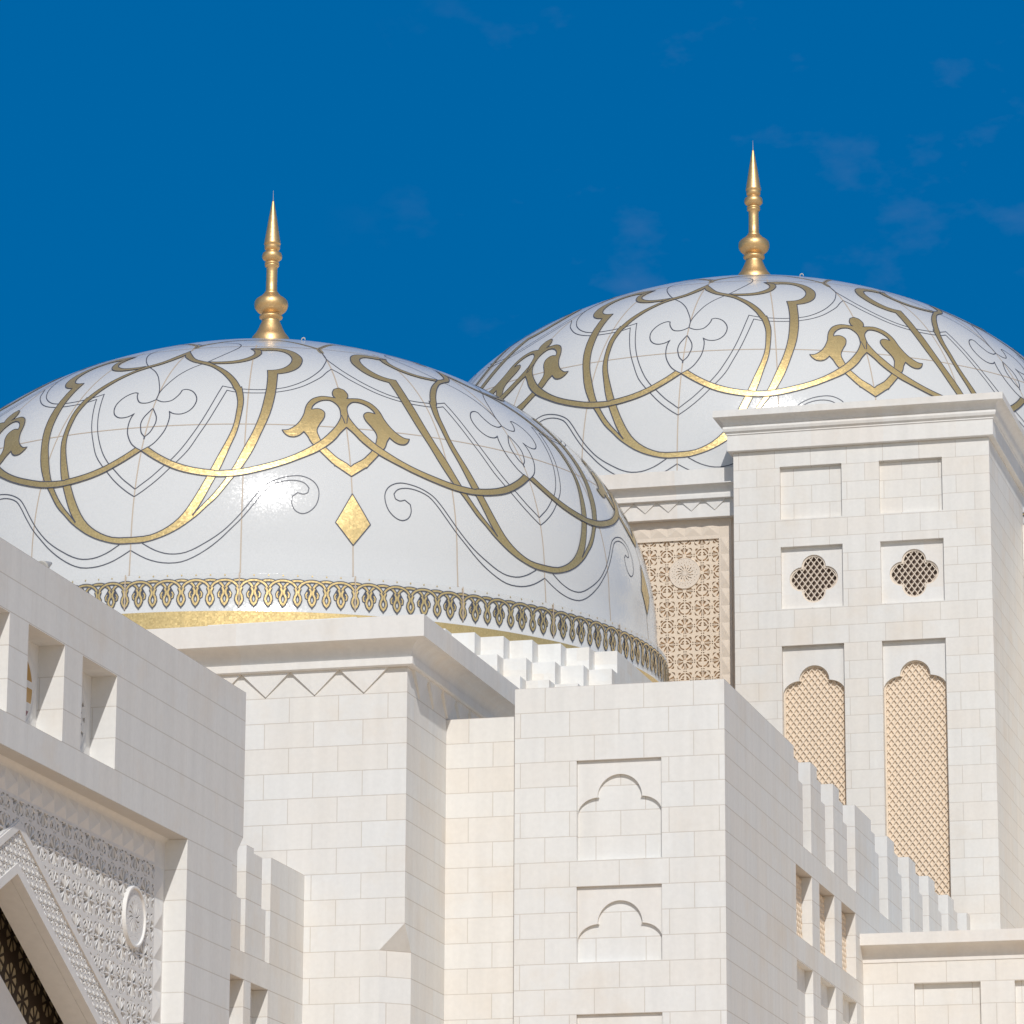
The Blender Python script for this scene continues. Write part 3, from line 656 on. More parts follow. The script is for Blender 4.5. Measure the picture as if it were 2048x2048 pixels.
PL = {'trefoil': [(0.0, 34.189),(0.0, 34.094),(0.95, 34.008),(1.78, 33.987),(2.67, 34.025),(3.29, 34.145),(3.71, 34.286),(3.85, 34.405),(4.45, 34.433),(5.35, 34.382),(6.16, 34.261),(6.73, 34.074),(6.78, 33.893),(6.42, 33.702),(5.73, 33.569),(4.89, 33.508),(3.97, 33.515),(3.32, 33.56),(2.85, 33.624),(3.12, 33.476),(3.16, 33.24),(2.93, 32.979),(2.42, 32.758),(1.74, 32.559),(0.93, 32.422),(0.36, 32.336),(0.0, 32.293)], 'wisp': [(0.0, 34.171),(0.0, 34.301),(0.3, 34.523),(1.25, 34.863),(2.07, 35.08),(3.37, 35.307),(5.01, 35.497),(6.39, 35.654),(7.6, 35.823),(8.83, 36.007),(10.1, 36.207),(11.03, 36.398),(11.23, 36.565),(10.73, 36.664),(9.87, 36.739),(8.38, 36.787),(5.91, 36.856),(2.1, 36.885),(-0.37, 36.725)], 'tear': [(0.0, 33.764),(0.41, 33.651),(1.01, 33.452),(1.18, 33.265),(1.01, 33.102),(0.64, 32.911),(0.0, 32.772),(0.0, 32.69)], 'shield_a': [(0.0, 36.501),(0.66, 36.694),(2.9, 36.849),(6.13, 37.022),(10.24, 37.096),(14.68, 37.135),(19.25, 37.124),(22.22, 37.087),(25.51, 36.904),(28.02, 36.69),(30.0, 36.468),(30.0, 36.22),(30.0, 35.878),(29.1, 35.611),(27.8, 35.307),(25.6, 34.946),(23.53, 34.693),(21.47, 34.513),(19.82, 34.43),(18.2, 34.39),(16.59, 34.371),(14.64, 34.383),(12.67, 34.422),(11.66, 34.465),(10.54, 34.52),(10.17, 34.295),(9.13, 33.671),(8.05, 33.12),(6.91, 32.66),(5.8, 32.277),(4.61, 31.968),(3.81, 31.809),(2.16, 31.468),(0.91, 31.261),(0.0, 31.11)], 'shield_b': [(30.0, 35.386),(28.77, 35.212),(27.58, 34.997),(25.78, 34.762),(23.96, 34.557),(21.93, 34.399),(19.81, 34.298),(18.21, 34.257),(16.3, 34.24),(14.23, 34.248),(12.6, 34.287),(11.42, 34.348),(10.64, 33.918),(9.42, 33.284),(8.16, 32.75),(6.95, 32.269),(5.43, 31.884),(4.63, 31.71),(3.54, 31.467),(2.3, 31.23),(1.04, 31.026),(0.0, 30.883)], 'crescent': [(0.0, 29.514),(1.98, 29.53),(4.46, 29.671),(6.65, 29.89),(8.8, 30.218),(10.21, 30.505),(11.62, 30.797),(13.24, 31.262),(14.65, 31.655),(16.07, 32.175),(17.26, 32.774),(18.53, 33.469),(19.35, 34.211),(19.8, 35.032),(21.3, 35.091),(22.78, 35.216),(24.02, 35.413),(24.79, 35.69),(24.72, 35.898),(23.77, 36.139),(21.98, 36.304),(19.76, 36.375),(17.02, 36.378),(13.9, 36.324),(16.34, 36.205),(18.4, 36.221),(20.15, 36.204),(21.6, 36.114),(22.52, 35.951),(22.76, 35.742),(22.22, 35.512),(21.01, 35.312),(19.54, 35.211),(17.94, 35.179),(18.02, 34.941),(17.94, 34.529),(17.74, 34.203),(17.14, 33.528),(16.18, 32.894),(15.0, 32.349),(13.63, 31.711),(12.02, 31.153),(10.64, 30.774),(9.23, 30.456),(8.35, 30.247),(9.44, 30.615),(10.55, 31.102),(11.87, 31.713),(12.93, 32.35),(13.8, 32.891),(14.24, 33.523),(14.33, 33.989),(13.79, 34.481),(13.64, 34.441),(12.58, 34.765),(11.09, 35.064),(9.35, 35.297),(7.52, 35.487),(6.56, 35.578),(4.99, 35.658),(3.17, 35.795),(1.36, 36.067),(0.0, 36.297),(0.0, 36.501),(0.0, 36.645),(0.0, 36.495),(0.0, 36.066),(1.2, 35.851),(3.24, 35.642),(5.34, 35.518),(7.35, 35.38),(9.18, 35.161),(10.53, 34.938),(11.84, 34.643),(12.63, 34.365),(12.83, 34.337),(13.41, 33.921),(13.41, 33.523),(13.19, 33.077),(12.56, 32.648),(11.47, 32.117),(10.17, 31.492),(8.63, 30.836),(7.05, 30.308),(5.15, 29.952),(2.69, 29.724),(0.0, 29.685)], 'swirl': [(6.48, 35.614),(7.48, 35.507),(8.65, 35.497),(10.55, 35.497),(12.39, 35.54),(14.21, 35.637),(15.65, 35.798),(16.51, 35.992),(16.54, 36.108),(16.08, 36.255),(13.9, 36.324),(14.69, 36.214),(15.14, 36.075),(14.95, 35.933),(13.88, 35.78),(12.25, 35.659),(10.39, 35.6),(8.09, 35.589)], 'palmette': [(30.0, 34.561),(29.16, 34.495),(28.73, 34.351),(28.8, 34.219),(29.07, 34.156),(27.8, 34.184),(26.66, 34.179),(25.32, 34.075),(24.45, 33.898),(23.99, 33.713),(23.69, 33.497),(23.03, 33.247),(22.26, 33.07),(21.22, 32.933),(20.36, 32.92),(20.71, 32.806),(21.35, 32.712),(22.21, 32.703),(22.93, 32.774),(23.53, 32.888),(24.08, 32.737),(24.6, 32.526),(26.08, 32.189),(27.8, 31.819),(27.9, 31.821),(30.0, 31.526),(30.0, 31.827),(28.23, 32.073),(27.3, 32.25),(26.51, 32.419),(26.05, 32.56),(25.67, 32.772),(25.5, 32.902),(25.62, 33.038),(26.13, 33.214),(26.74, 33.395),(26.95, 33.572),(26.58, 33.674),(25.91, 33.718),(24.97, 33.68),(25.18, 33.798),(25.87, 33.935),(26.88, 34.033),(28.01, 34.05),(28.74, 33.976),(29.33, 33.823),(29.44, 33.61),(29.22, 33.362),(28.6, 33.096),(30.0, 33.115)], 'sweep': [(0.94, 32.412),(2.33, 32.208),(3.88, 32.021),(5.36, 31.87),(7.49, 31.718),(9.55, 31.631),(10.9, 31.596),(11.4, 31.573),(14.66, 31.626),(17.65, 31.775),(20.42, 31.962),(22.99, 32.214),(25.66, 32.569),(27.38, 32.895),(28.62, 33.192),(29.54, 33.525),(30.0, 33.117),(29.02, 32.92),(27.8, 32.627),(25.58, 32.271),(22.71, 31.979),(20.17, 31.759),(16.92, 31.546),(13.95, 31.418),(10.95, 31.405),(7.63, 31.516),(4.97, 31.695),(2.14, 32.011),(0.0, 32.306)], 'diamond': [(30.0, 30.998),(27.61, 30.118),(30.0, 29.487),(30.0, 30.2)], 'wave_out': [(0.0, 29.32),(2.21, 29.059),(4.56, 28.917),(7.09, 28.926),(9.49, 29.141),(11.82, 29.491),(13.52, 29.836),(15.13, 30.189),(16.67, 30.603),(17.65, 30.876),(18.9, 31.146),(20.74, 31.294),(22.35, 31.313),(23.45, 31.244),(24.04, 31.099),(23.88, 30.959),(23.26, 30.907),(22.51, 30.95)], 'wave_in': [(1.61, 29.501),(3.48, 29.28),(5.46, 29.162),(7.65, 29.198),(10.05, 29.438),(12.38, 29.763),(14.29, 30.159),(15.85, 30.571),(17.08, 30.919),(18.32, 31.189),(20.14, 31.376),(22.0, 31.46),(23.35, 31.447),(24.61, 31.319),(25.29, 31.112),(25.37, 30.864),(24.97, 30.601),(24.1, 30.403),(23.08, 30.328),(22.14, 30.417),(21.69, 30.616),(21.75, 30.831),(22.51, 30.95)]}
def make_dome_mesh():
    mb = MB(); n = 180
    for a_, b_ in ((0, 5), (5, 7), (7, len(PZ))):      # band, ledge and shell keep their own normals
        q = b_-a_ if b_ == len(PZ) else b_-a_+(0 if a_ == 0 else 1)
        rows = list(range(a_, b_)) if a_ != 5 else [4, 5, 6, 7]
        vs = [(PR[k]*math.sin(2*math.pi*i/n), -PR[k]*math.cos(2*math.pi*i/n), PZ[k]-Z0) for k in rows for i in range(n)]
        for k in range(len(rows)-1): pass
        q = len(rows)
        mb.add(vs, [(k*n+i, k*n+(i+1) % n, (k+1)*n+(i+1) % n, (k+1)*n+i) for k in range(q-1) for i in range(n)], 0)
    nshell = len(mb.f)
    maps = []; mapsm = []
    for k in range(6):
        maps.append(lambda p, k=k: (60*k+p[0], p[1])); mapsm.append(lambda p, k=k: (60*k-p[0], p[1]))
    LW = .028
    def both(P, w, off, mi, closed=False):
        for f in maps: ribbon(mb, P, w, off, mi, closed, f)
        for f in mapsm: ribbon(mb, P, w, off+.003, mi, closed, f)
    D = {k: [(p[0], z2s(p[1])) for p in v] for k, v in PL.items()}
    for name, off in (('crescent', .014), ('swirl', .016), ('palmette', .020), ('sweep', .026), ('diamond', .014)):
        P = smooth_path(D[name], closed=True)
        fillpoly(mb, P, off, 1, maps); fillpoly(mb, P, off+.002, 1, mapsm)
        # outline, left open along the mirror axes
        runs = []; cur = []
        m_ = len(P)
        onax = [abs(p[0]) < .22 or abs(p[0]-30) < .22 for p in P]
        st = next((i for i in range(m_) if onax[i]), 0)
        for i in range(m_+1):
            p = P[(st+i) % m_]; pn = P[(st+i+1) % m_]
            cur.append(p)
            if onax[(st+i) % m_] and onax[(st+i+1) % m_] and abs(p[0]-pn[0]) < .3:
                if len(cur) > 2: runs.append(cur)
                cur = []
        if len(cur) > 2: runs.append(cur)
        for r_ in runs: both(r_, LW, off+.004, 2)
    for name in ('trefoil', 'wisp', 'tear', 'shield_b', 'wave_out', 'wave_in'): both(smooth_path(D[name]), LW*(1.15 if name in ('trefoil', 'tear') else .95), .009, 2)
    both(smooth_path(D['shield_a']), LW*.95, .0095, 2)
    both(smooth_path(D['shield_a'][0:12]), .115, .0085, 1)
    # seams
    for k in range(24):
        ribbon(mb, [(15*k, z2s(27.52)+.02+(z2s(36.6)-z2s(27.52))*i/60) for i in range(61)], .036, .006, 3)
        ribbon(mb, [(15*k, z2s(27.55)+.02+(z2s(28.5)-z2s(27.55))*i/8) for i in range(9)], .034, .040, 3)
    for zz in (33.11, 36.5, 31.5, 35.15)[:2]: ribbon(mb, [(2*i, z2s(zz)) for i in range(180)], .034, .007, 3, True)
    # gold strip at the foot
    for i in range(180):
        a, b = 2*i, 2*i+2; mb.add([dpt(a, z2s(26.65), .012), dpt(b, z2s(26.65), .012), dpt(b, z2s(27.46), .012), dpt(a, z2s(27.46), .012)], [(0, 1, 2, 3)], 1)
    # lace border: interlaced arches with hanging drops
    def lace(P, wd, off, closed=False):
        Q = [(p[0], z2s(p[1])) for p in P]
        return (Q, wd, off, closed)
    items = []
    arch_ = [( -1.80*math.cos(t*math.pi/16), 28.02+.31*math.sin(t*math.pi/16)**.85) for t in range(17)]
    arch_ = [(-1.86, 27.93), (-1.82, 27.98)]+arch_[1:-1]+[(1.82, 27.98), (1.86, 27.93)]
    drop = [(0, 27.64), (-.24, 27.70), (-.40, 27.80), (-.33, 27.90), (-.12, 27.99), (-.10, 28.05), (.10, 28.05), (.12, 27.99), (.33, 27.90), (.40, 27.80), (.24, 27.70)]
    neck1 = [(-.32, 28.12), (-.13, 28.03), (-.15, 27.95), (-.33, 27.88), (-.40, 27.79), (-.24, 27.70), (0, 27.635)]
    loop = [(-.30, 28.14), (-.62, 28.02), (-.80, 27.95), (-.74, 27.87), (-.52, 27.84), (-.36, 27.88), (-.30, 27.97), (-.38, 28.06)]
    for k in range(96):
        for h in (0, 1):
            c = 3.75*k+1.875*h; o_ = .018+.004*h
            P = [(c+p[0], z2s(p[1])) for p in arch_]
            ribbon(mb, P, .100, o_, 2); ribbon(mb, P, .050, o_+.0018, 1)
            for s_ in (-1, 1):
                P = [(c+s_*p[0], z2s(p[1])) for p in neck1]
                ribbon(mb, P, .104, .026+.0008*s_, 2); ribbon(mb, P, .052, .030+.0004*s_, 1)
            P = [(c-.16, z2s(27.60)), (c, z2s(27.55)), (c+.16, z2s(27.60)), (c, z2s(27.68))]
            mb.add([dpt(*p, .0315) for p in P], [(0, 1, 2, 3)], 2)
            P = [(c-.13, z2s(27.645)), (c, z2s(27.60)), (c+.13, z2s(27.645)), (c, z2s(27.71))]
            mb.add([dpt(*p, .0325) for p in P], [(0, 1, 2, 3)], 1)
            if h == 0:
                c1 = c+1.875*1   # odd drops carry side loops
                for s_ in (-1, 1):
                    P = [(c1+s_*p[0], z2s(p[1])) for p in loop]
                    ribbon(mb, P, .085, .012, 2); ribbon(mb, P[1:7], .036, .0135, 1)
            P = [(c+.12*math.cos(t), z2s(28.47)+.025*math.sin(t)) for t in (0, 1.57, 3.14, 4.71)]
            mb.add([dpt(*p, .012) for p in P], [(0, 1, 2, 3)], 1)
    me_o = mb
    return mb, nshell
dm, nshell = make_dome_mesh()
DM = [M['dome_white'], M['gold_mosaic'], M['ink'], M['seam']]
dome1 = dm.build('dome', DM, hall, recalc=False, loc=(0, 0, Z0))
dome1.data.polygons.foreach_set('use_smooth', [i < nshell for i in range(len(dome1.data.polygons))])
dome1['label'] = 'white mosaic dome with gold and ink scrollwork, a lace border and a gold spire'
# finial (profile read as half-widths; local z from apex)
mp_ = .01611; kx = .1864*.01533
FP = [(220, 3), (222, 9), (235, 12), (260, 17), (350, 33), (400, 42), (500, 58), (600, 74), (660, 84), (682, 88), (692, 90), (697, 80), (720, 84), (740, 82), (752, 74), (762, 60), (770, 60), (778, 82), (790, 98), (810, 106), (830, 108), (845, 104), (862, 88), (876, 62), (882, 58), (888, 74), (898, 78), (908, 74), (912, 64), (918, 78), (928, 76), (938, 64), (948, 58), (1000, 58), (1100, 59), (1195, 60), (1205, 70), (1214, 76), (1222, 74), (1232, 92), (1250, 104), (1256, 116), (1270, 140), (1284, 158), (1300, 172), (1330, 180), (1355, 180), (1380, 172), (1405, 155), (1425, 130), (1434, 100), (1446, 92), (1450, 100), (1458, 120), (1472, 126), (1486, 120), (1496, 98), (1506, 92), (1530, 102), (1570, 120), (1610, 138), (1650, 162), (1668, 178), (1690, 196), (1720, 205), (1800, 215)]
YT = lambda y: 38.81+(1693-y)*.1864*mp_          # zoomed row -> height
mb = MB(); n = 48; prof = [(.0, YT(220)+.0)]+[(hw*kx, YT(y)) for y, hw in FP]
prof = prof[::-1]
vs = [(r*math.cos(2*math.pi*i/n), r*math.sin(2*math.pi*i/n), z-Z0) for r, z in prof for i in range(n)]
mb.add(vs, [(k*n+i, k*n+(i+1) % n, (k+1)*n+(i+1) % n, (k+1)*n+i) for k in range(len(prof)-1) for i in range(n)])
vs = [(r*math.cos(2*math.pi*i/6), r*math.sin(2*math.pi*i/6), z-Z0) for r, z in ((.009, YT(225)), (.004, YT(110))) for i in range(6)]
mb.add(vs, [(i, (i+1) % 6, 6+(i+1) % 6, 6+i) for i in range(6)], 1)
fin1 = mb.build('finial', [M['gold_metal'], M['lamp_grey']], dome1, recalc=True, loc=(0, 0, 0), smooth=True)
sub = fin1.modifiers.new('edge', 'EDGE_SPLIT') if False else None
# rope eyes round the finial
for ph in (120, -60, 30, 210):
    p = dpt(ph, z2s(37.35), 0); mb = MB(); vs = []
    for i in range(11):
        a = -.3+i*(math.pi+.6)/10; c_, s_ = math.cos(a)*.055, math.sin(a)*.06+.03
        for k in range(6):
            t = k*math.pi/3; rr = 1+.22*math.cos(t)
            vs.append((p.x+c_*rr, p.y+.013*math.sin(t), p.z+s_*rr))
    mb.add(vs, [(i*6+k, i*6+(k+1) % 6, i*6+6+(k+1) % 6, i*6+6+k) for i in range(10) for k in range(6)])
    mb.build('rope_eye', M['lamp_grey'], dome1, loc=(0, 0, 0))

# ================================================================ annex and niche wing
annex = thing('corner_block', (-26.3, 95.6, 0), 'narrow plain cream stone block wedged between the domed hall and the niched wing', 'building')
mb = MB(); mb.box(XP+.001, -25.4, 95.58, 104, 0, 21.9); mb.build('wall', M['annex'], annex)
YB = 95.3; XB = -20.33; XBl = -25.41
wing = thing('niche_wing', (XB, 96, 0), 'white stone wing with blind trefoil niches in front and a long merloned side wall', 'building')
fB = facY(YB); niches = [(20.70, 18.32), (17.70, 15.92), (14.70, 12.32), (11.7, 9.9)]
nx0, nx1 = -23.90, -21.85; ncx = (nx0+nx1)/2+.06
mb = MB(); mb.prism([(XBl, 0), (XB, 0), (XB, 22.5), (XBl, 22.5)], fB, 0, .08, holes=[rect(nx0, nx1, b, t) for t, b in niches])
mb.box(XBl, nx0, YB+.08, YB+.165, 0, 22.5); mb.box(nx1, XB-.2, YB+.08, YB+.165, 0, 22.5)
zs_ = [22.5]+[q for n_ in niches for q in n_]+[0]
for i in range(0, len(zs_), 2): mb.box(nx0, nx1, YB+.08, YB+.165, zs_[i+1], zs_[i])
mb.box(XBl, XB-.2, YB+.165, 103.67, 0, 22.5)
mb.build('wall', M['niche'], wing)
mb = MB()
# side wall plate
fX = facX(XB)
Yend = 132.28
up_w = [(103.76, 105.88), (106.88, 108.97), (109.98, 112.03)]
sw = [rect(a, b, 17.7, 19.5) for a, b in up_w]+[rect(a, b, 13.5, 17.08) for a, b in up_w]
side = [(YB+.08, 0), (Yend, 0), (Yend, 20.1), (104.77, 20.1), (104.77, 21.72), (104.25, 21.72), (104.25, 22.2), (103.67, 22.2), (103.67, 22.5), (YB+.08, 22.5)]
mb.prism(side, fX, 0, .2, holes=sw)
mb.box(-24, XB-.2, 103.68, Yend, 0, 13.5); mb.box(-24, XB-.2, 103.68, Yend, 17.08, 17.70); mb.box(-24, XB-.2, 103.68, Yend, 19.5, 20.1)
mb.box(XB-.45, XB-.2, 103.68, 104.25, 20.1, 22.2); mb.box(XB-.45, XB-.2, 104.25, 104.77, 20.1, 21.72)
ys = [103.68]+[q for w_ in up_w for q in w_]+[Yend]
for i in range(0, len(ys), 2): mb.box(-24, XB-.2, ys[i], ys[i+1], 13.5, 20.1) if ys[i+1] > ys[i]+.05 else None
mb.box(-24, XB-.21, 103.68, Yend, 13.5, 17.08)
mb.build('side_wall', M['merlon'], wing)
for t, b in niches:
    hgt = t-.34; A_ = arch_pts((nx0+nx1)/2, .54, hgt-.54, (nx1-nx0)/2-.004, hgt-.95)
    mb = MB(); mb.prism(A_+[(nx1-.004, t), (nx0+.004, t)], fB, .08, .162); nn_ = mb.build('niche', M['trim'], wing)
for a, b in up_w:
    mb = MB(); lattice(mb, facX(XB-.26), lambda u, v: a < u < b and 17.7 < v < 19.5, a, b, 17.7, 19.5, .21, .29, .05, 0, .06)
    mb.box(XB-.42, XB-.34, a, b, 17.7, 19.5)
    mb.build('lattice_screen', M['carved_peach'], wing)
def merlon(y, w1, w2, w3, X=XB):
    mb = MB(); mb.prism([(y, 20.1), (y+w3, 20.1), (y+w3, 21.72), (y+w2, 21.72), (y+w2, 22.2), (y+w1, 22.2), (y+w1, 22.5), (y, 22.5)], facX(X), .001, .44, back=True)
    return mb.build('merlon', M['merlon'], wing)
for y in (105.88, 109.0): merlon(y, .86, 1.40, 1.95)
merlon(112.18, 2.47, 3.05, 3.6)
for y in (117.23, 120.85, 124.31, 127.95): merlon(y, 1.15, 1.75, 2.3)
merlon(131.59, .69, .69, .69)

# ================================================================ low pavilion (bottom right)
YE = 113.06; GXR = -19.36
pav = thing('low_pavilion', (-15, YE, 0), 'low cream stone pavilion with a coved cornice and square recesses at the bottom right corner', 'building')
fE = facY(YE); mb = MB(); xs = [(-18.94+2.73*k, -17.13+2.73*k) for k in range(5)]
mb.prism([(XB+.002, 0), (0, 0), (0, 18.4), (XB+.002, 18.4)], fE, 0, .16, holes=[rect(a, b, 14.7, 17.69) for a, b in xs])
mb.box(XB+.002, 0, YE+.16, 131, 0, 18.4)
mb.build('wall', M['pavilion'], pav)
mb = MB(); cornice(mb, XB-.8, -.4, YE-.0, 131, [(-.2, 18.28), (.02, 18.28), (.02, 18.38)]+cove(.02, 18.38, .36, 18.71)+[(.40, 18.715), (.40, 19.03), (-.2, 19.04)])
co = mb.build('cornice', M['trim'], pav)
mb = MB(); mb.box(XB+.01, 25, 113.6, 139.5, 18.6, 19.0); mb.box(GXR, 25, 131, 139.5, 0, 18.6); mb.build('roof', M['roof'], pav)

# ================================================================ tower (right)
YG = 132.3; GX0, GX1 = -27.85, -19.37
tower = thing('tower', (-23.6, YG, 0), 'tall square limestone tower on the right with quatrefoil grilles over two long arched lattice panels', 'tower')
fG = facY(YG); cols = [(-26.30, -24.24), (-23.0, -20.92)]
holes = []
for a, b in cols: holes += [rect(a, b, 35.81, 37.6), rect(a, b, 32.80, 34.88), rect(a, b, 16.0, 31.56)]
mb = MB(); mb.prism([(GX0, 0), (GX1, 0), (GX1, 38.35), (GX0, 38.35)], fG, 0, .165, holes=holes)
# body behind, with real wells behind the quatrefoils
qx = [(a+b)/2+.0 for a, b in cols]
mb.box(GX0, GX1, YG+.95, 165, 0, 38.35)
mb.box(GX0, GX1, YG+.165, YG+.95, 34.88, 38.35); mb.box(GX0, GX1, YG+.165, YG+.95, 31.56, 32.80); 
mb.box(GX0, GX1, YG+.40, YG+.95, 0, 31.56); mb.box(GX0, cols[0][0], YG+.165, YG+.40, 0, 31.56); mb.box(cols[0][1], cols[1][0], YG+.165, YG+.40, 0, 31.56); mb.box(cols[1][1], GX1, YG+.165, YG+.40, 0, 31.56)
mb.box(GX0, cols[0][0], YG+.165, YG+.95, 32.80, 34.88); mb.box(cols[0][1], cols[1][0], YG+.165, YG+.95, 32.80, 34.88); mb.box(cols[1][1], GX1, YG+.165, YG+.95, 32.80, 34.88)
mb.build('wall', M['tower'], tower)
mb = MB()
pr = [(-.3, 38.18), (.15, 38.18), (.17, 38.20), (.17, 38.72), (.20, 38.74), (.20, 38.78), (.27, 38.84), (.30, 38.93), (.29, 38.99), (.24, 39.02), (.24, 39.04)]+cove(.27, 39.05, .53, 39.27, 8)+[(.57, 39.275), (.57, 39.50), (-.3, 39.52)]
cornice(mb, GX0, GX1, YG, 165, pr); mb.build('cornice', M['trim'], tower)
mb = MB(); mb.box(GX1+.01, 25, 139.6, 165, 0, 37.0); mb.build('bounce_block', M['tower'], tower)  # unseen block added to bounce warm sunlight onto the tower's right side
def quat(c, r, k, n=14):
    """four-lobed outline"""
    pts = []
    for q in range(4):
        a0 = q*math.pi/2; cc = (c[0]+k*math.cos(a0), c[1]+k*math.sin(a0))
        # half angle where neighbouring lobes meet
        hh = math.pi-math.acos(min(1, k*math.sin(math.pi/4)/r))-math.pi/4 if False else None
        A = math.pi/4+math.asin(min(1, math.sqrt(max(0, 1-(k*math.sin(math.pi/4)/r)**2))))
        A = math.pi-(math.pi/4)-math.asin(min(1, k*math.sin(math.pi/4)/r)) if True else A
        A = min(A, math.pi*.75)
        # intersection with the diagonal
        # |cc + r(cos t, sin t)| on the line at 45 deg
        b = k*math.sin(math.pi/4); t_ = math.pi/4+math.acos(max(-1, min(1, -b/r))) - math.pi/2*0
        A = math.pi/4+math.pi/2-math.acos(min(1, b/r))+0 if False else None
        lo, hi = 0.0, math.pi
        for _ in range(40):
            m_ = (lo+hi)/2; x, y = k+r*math.cos(m_), r*math.sin(m_)
            if y < x: lo = m_
            else: hi = m_
        for i in range(n+1):
            t = -lo+2*lo*i/n; pts.append((cc[0]+r*math.cos(a0+t), cc[1]+r*math.sin(a0+t)))
    out = []
    for p in pts:
        if not out or math.hypot(p[0]-out[-1][0], p[1]-out[-1][1]) > 1e-3: out.append(p)
    if math.hypot(out[0][0]-out[-1][0], out[0][1]-out[-1][1]) < 1e-3: out.pop()
    return out
for (a, b), x in zip(cols, qx):
    c = (x+.03, 33.80)
    mb = MB(); mb.prism(rect(a, b, 32.80, 34.88), fG, .166, .30, holes=[quat(c, .405, .40)])
    qw = mb.build('quatrefoil_window', M['trim'], tower)
    mb = MB(); o_, i_ = quat(c, .404, .40), quat(c, .345, .40)
    mb.prism(o_, fG, .215, .285, holes=[i_])
    def inq(u, v, c=c): return any(math.hypot(u-c[0]-dx, v-c[1]-dy) < .375 for dx, dy in ((.4, 0), (-.4, 0), (0, .4), (0, -.4))) or (abs(u-c[0]) < .4 and abs(v-c[1]) < .4)
    lattice(mb, fG, inq, c[0]-.99, c[0]+1, c[1]-1.06, c[1]+1.1, .197, .262, .030, .225, .262)
    mb.build('grille', M['frame_peach'], qw)
    mb = MB()
    for i in range(-5, 6):
        for j in range(-5, 6):
            for (ox, oz) in ((0, 0), (.0985, .131)):
                u, v = c[0]+.0+i*.197+ox, c[1]+.035+j*.262+oz+.03
                if not inq(u, v): continue
                mb.add([fG(u+.042*math.cos(t), v+.046*math.sin(t), .345) for t in (0, .8, 1.57, 2.35, 3.14, 3.93, 4.71, 5.5)]+[fG(u, v+.02, .315)], [(k, (k+1) % 8, 8) for k in range(8)], 1)
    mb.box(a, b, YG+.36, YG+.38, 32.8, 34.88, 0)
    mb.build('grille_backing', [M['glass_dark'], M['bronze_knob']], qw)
    # arched lattice panel
    cx_ = (a+b)/2; A_ = arch_pts(cx_, .50, 30.41, (b-a)/2-.004, 29.97)
    mb = MB(); mb.prism(A_+[(b-.003, 31.56), (a+.003, 31.56)], fG, .166, .28); ap = mb.build('arched_panel', M['trim'], tower)
    def ina(u, v, cx_=cx_, a=a, b=b):
        if v < 29.97: return a-.05 < u < b+.05
        du = abs(u-cx_)
        if math.hypot(du, v-30.41) < .56: return True
        return du < (b-a)/2+.02 and v < 29.97+.50*math.sqrt(max(0, 1-((max(du-.47, 0))/.60)**2)) and v < 30.5
    mb = MB(); lattice(mb, fG, ina, a, b, 20.2, 31.0, (b-a)/10, .283, .044, .285, .335)
    mb.box(a, b, YG+.335, YG+.39, 16.0, 31.1)
    # rim moulding that follows the arch
    rim = arch_pts(cx_, .50, 30.41, (b-a)/2-.004, 29.97); rin = arch_pts(cx_, .45, 30.41, (b-a)/2-.06, 29.95)
    mb.prism(rim+[(b-.004, 20), (b-.06, 20)]+rin[::-1]+[(a+.06, 20), (a+.004, 20)], fG, .262, .30)
    mb.build('lattice', M['carved_peach'], ap)

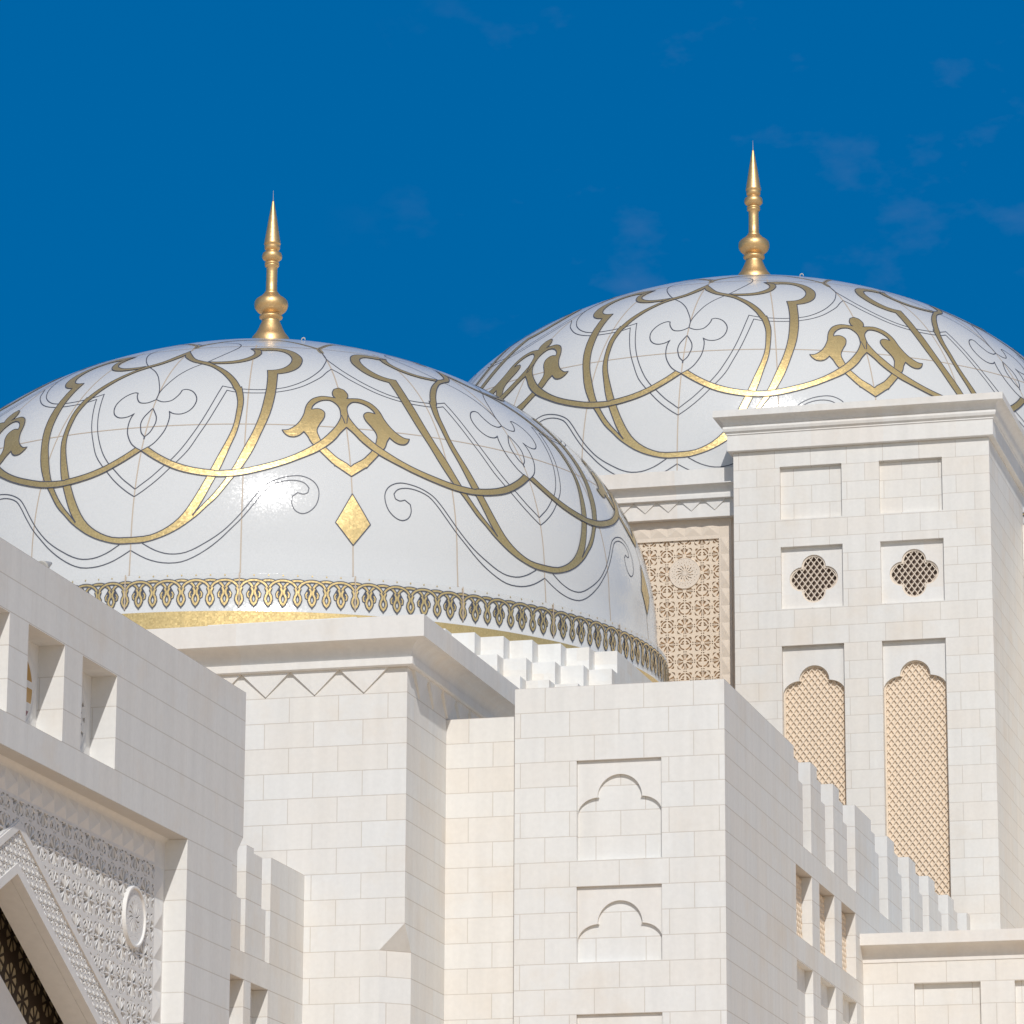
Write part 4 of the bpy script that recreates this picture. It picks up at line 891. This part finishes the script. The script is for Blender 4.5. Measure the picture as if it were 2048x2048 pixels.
# ================================================================ far domed hall
YF = 133.4; FX1 = GX0-.02
far = thing('domed_hall', (-30.3, 148, 0), 'farther hall with peach carved screen, its dome rising higher behind the square tower', 'building')
fF = facY(YF+.30)
mb = MB(); mb.box(-58, FX1, YF+.475, 163, 0, 37.5)
mb.box(-58, FX1, YF, YF+.475, 36.93, 37.5)
mb.build('wall', M['pavilion'], far)
mb = MB(); cornice(mb, -58, FX1+.0, YF, 163, [(-.3, 36.93), (.15, 36.93), (.17, 36.95), (.17, 37.08), (.12, 37.09)]+cove(.12, 37.10, .36, 37.38, 8)+[(.40, 37.385), (.40, 37.89), (-.3, 37.90)])
co = mb.build('cornice', M['trim'], far); bisect(co, (GX0-.004, 0, 0), Vector((1, 0, 0)))
mb = MB(); fz = facY(YF); mb.prism([(-45, 36.34), (FX1, 36.34), (FX1, 36.94), (-45, 36.94)], fz, 0, .474)
zigzag(mb, fz, -29.12-.79*18, .79, 19, 36.56, 36.93, .055); mb.build('zigzag_frieze', M['trim'], far)
mb = MB(); sr = -28.66
mb.prism([(-45, 35.66), (sr, 35.66), (sr, 24), (-28.23, 24), (-28.23, 36.34), (-45, 36.34)], fF, 0, .17)
studs(mb, fF, -45+.0, sr, 35.78, 36.26, 28, True, .045); studs(mb, fF, -28.60, -28.27, 24, 35.7, 20, False, .045)
mb.box(-28.23, FX1, YF+.36, YF+.475, 0, 36.34)
mb.build('stud_frame', M['frame_peach'], far)
scr = carved(lambda u, v, d: fF(u, v, d+.06), -29.25-.3-4*1.2, 35.14-.9-8*1.2, 6, 10, .10, 1.0).build('carved_screen', M['carved_peach'], far, recalc=False)
bisect(scr, (sr, 0, 0), Vector((1, 0, 0))); bisect(scr, (0, 0, 35.66), Vector((0, 0, 1))); 
mb = MB(); mb.box(-45, sr, YF+.455, YF+.47, 24, 35.7); mb.build('screen_backing', M['carved_peach'], far)
mb = MB(); c = (-29.84, 34.54); ring(mb, fF, c, .49, .535, .028, .1, 48); rosette(mb, fF, c, .50, .035, .075); mb.build('medallion', M['frame_peach'], far)
Z2 = 38.575; s2 = 1.125
dome2 = dome1.copy(); scene.collection.objects.link(dome2); dome2.parent = far; dome2.location = (0, 0, Z2); dome2.scale = (s2, s2, s2)
dome2['label'] = 'white mosaic dome with gold scrollwork, its lower part hidden by the tower cornice'
for ch in list(dome1.children):
    c2 = ch.copy(); scene.collection.objects.link(c2); c2.parent = dome2
mb = MB(); nn = 64
vs = [(13.55*math.cos(2*math.pi*i/nn)-30.3, 13.55*math.sin(2*math.pi*i/nn)+148, z) for z in (37.0, 36.0) for i in range(nn)]
mb.box(-43, -17.5, 136, 161, 30, 36.2) if False else None
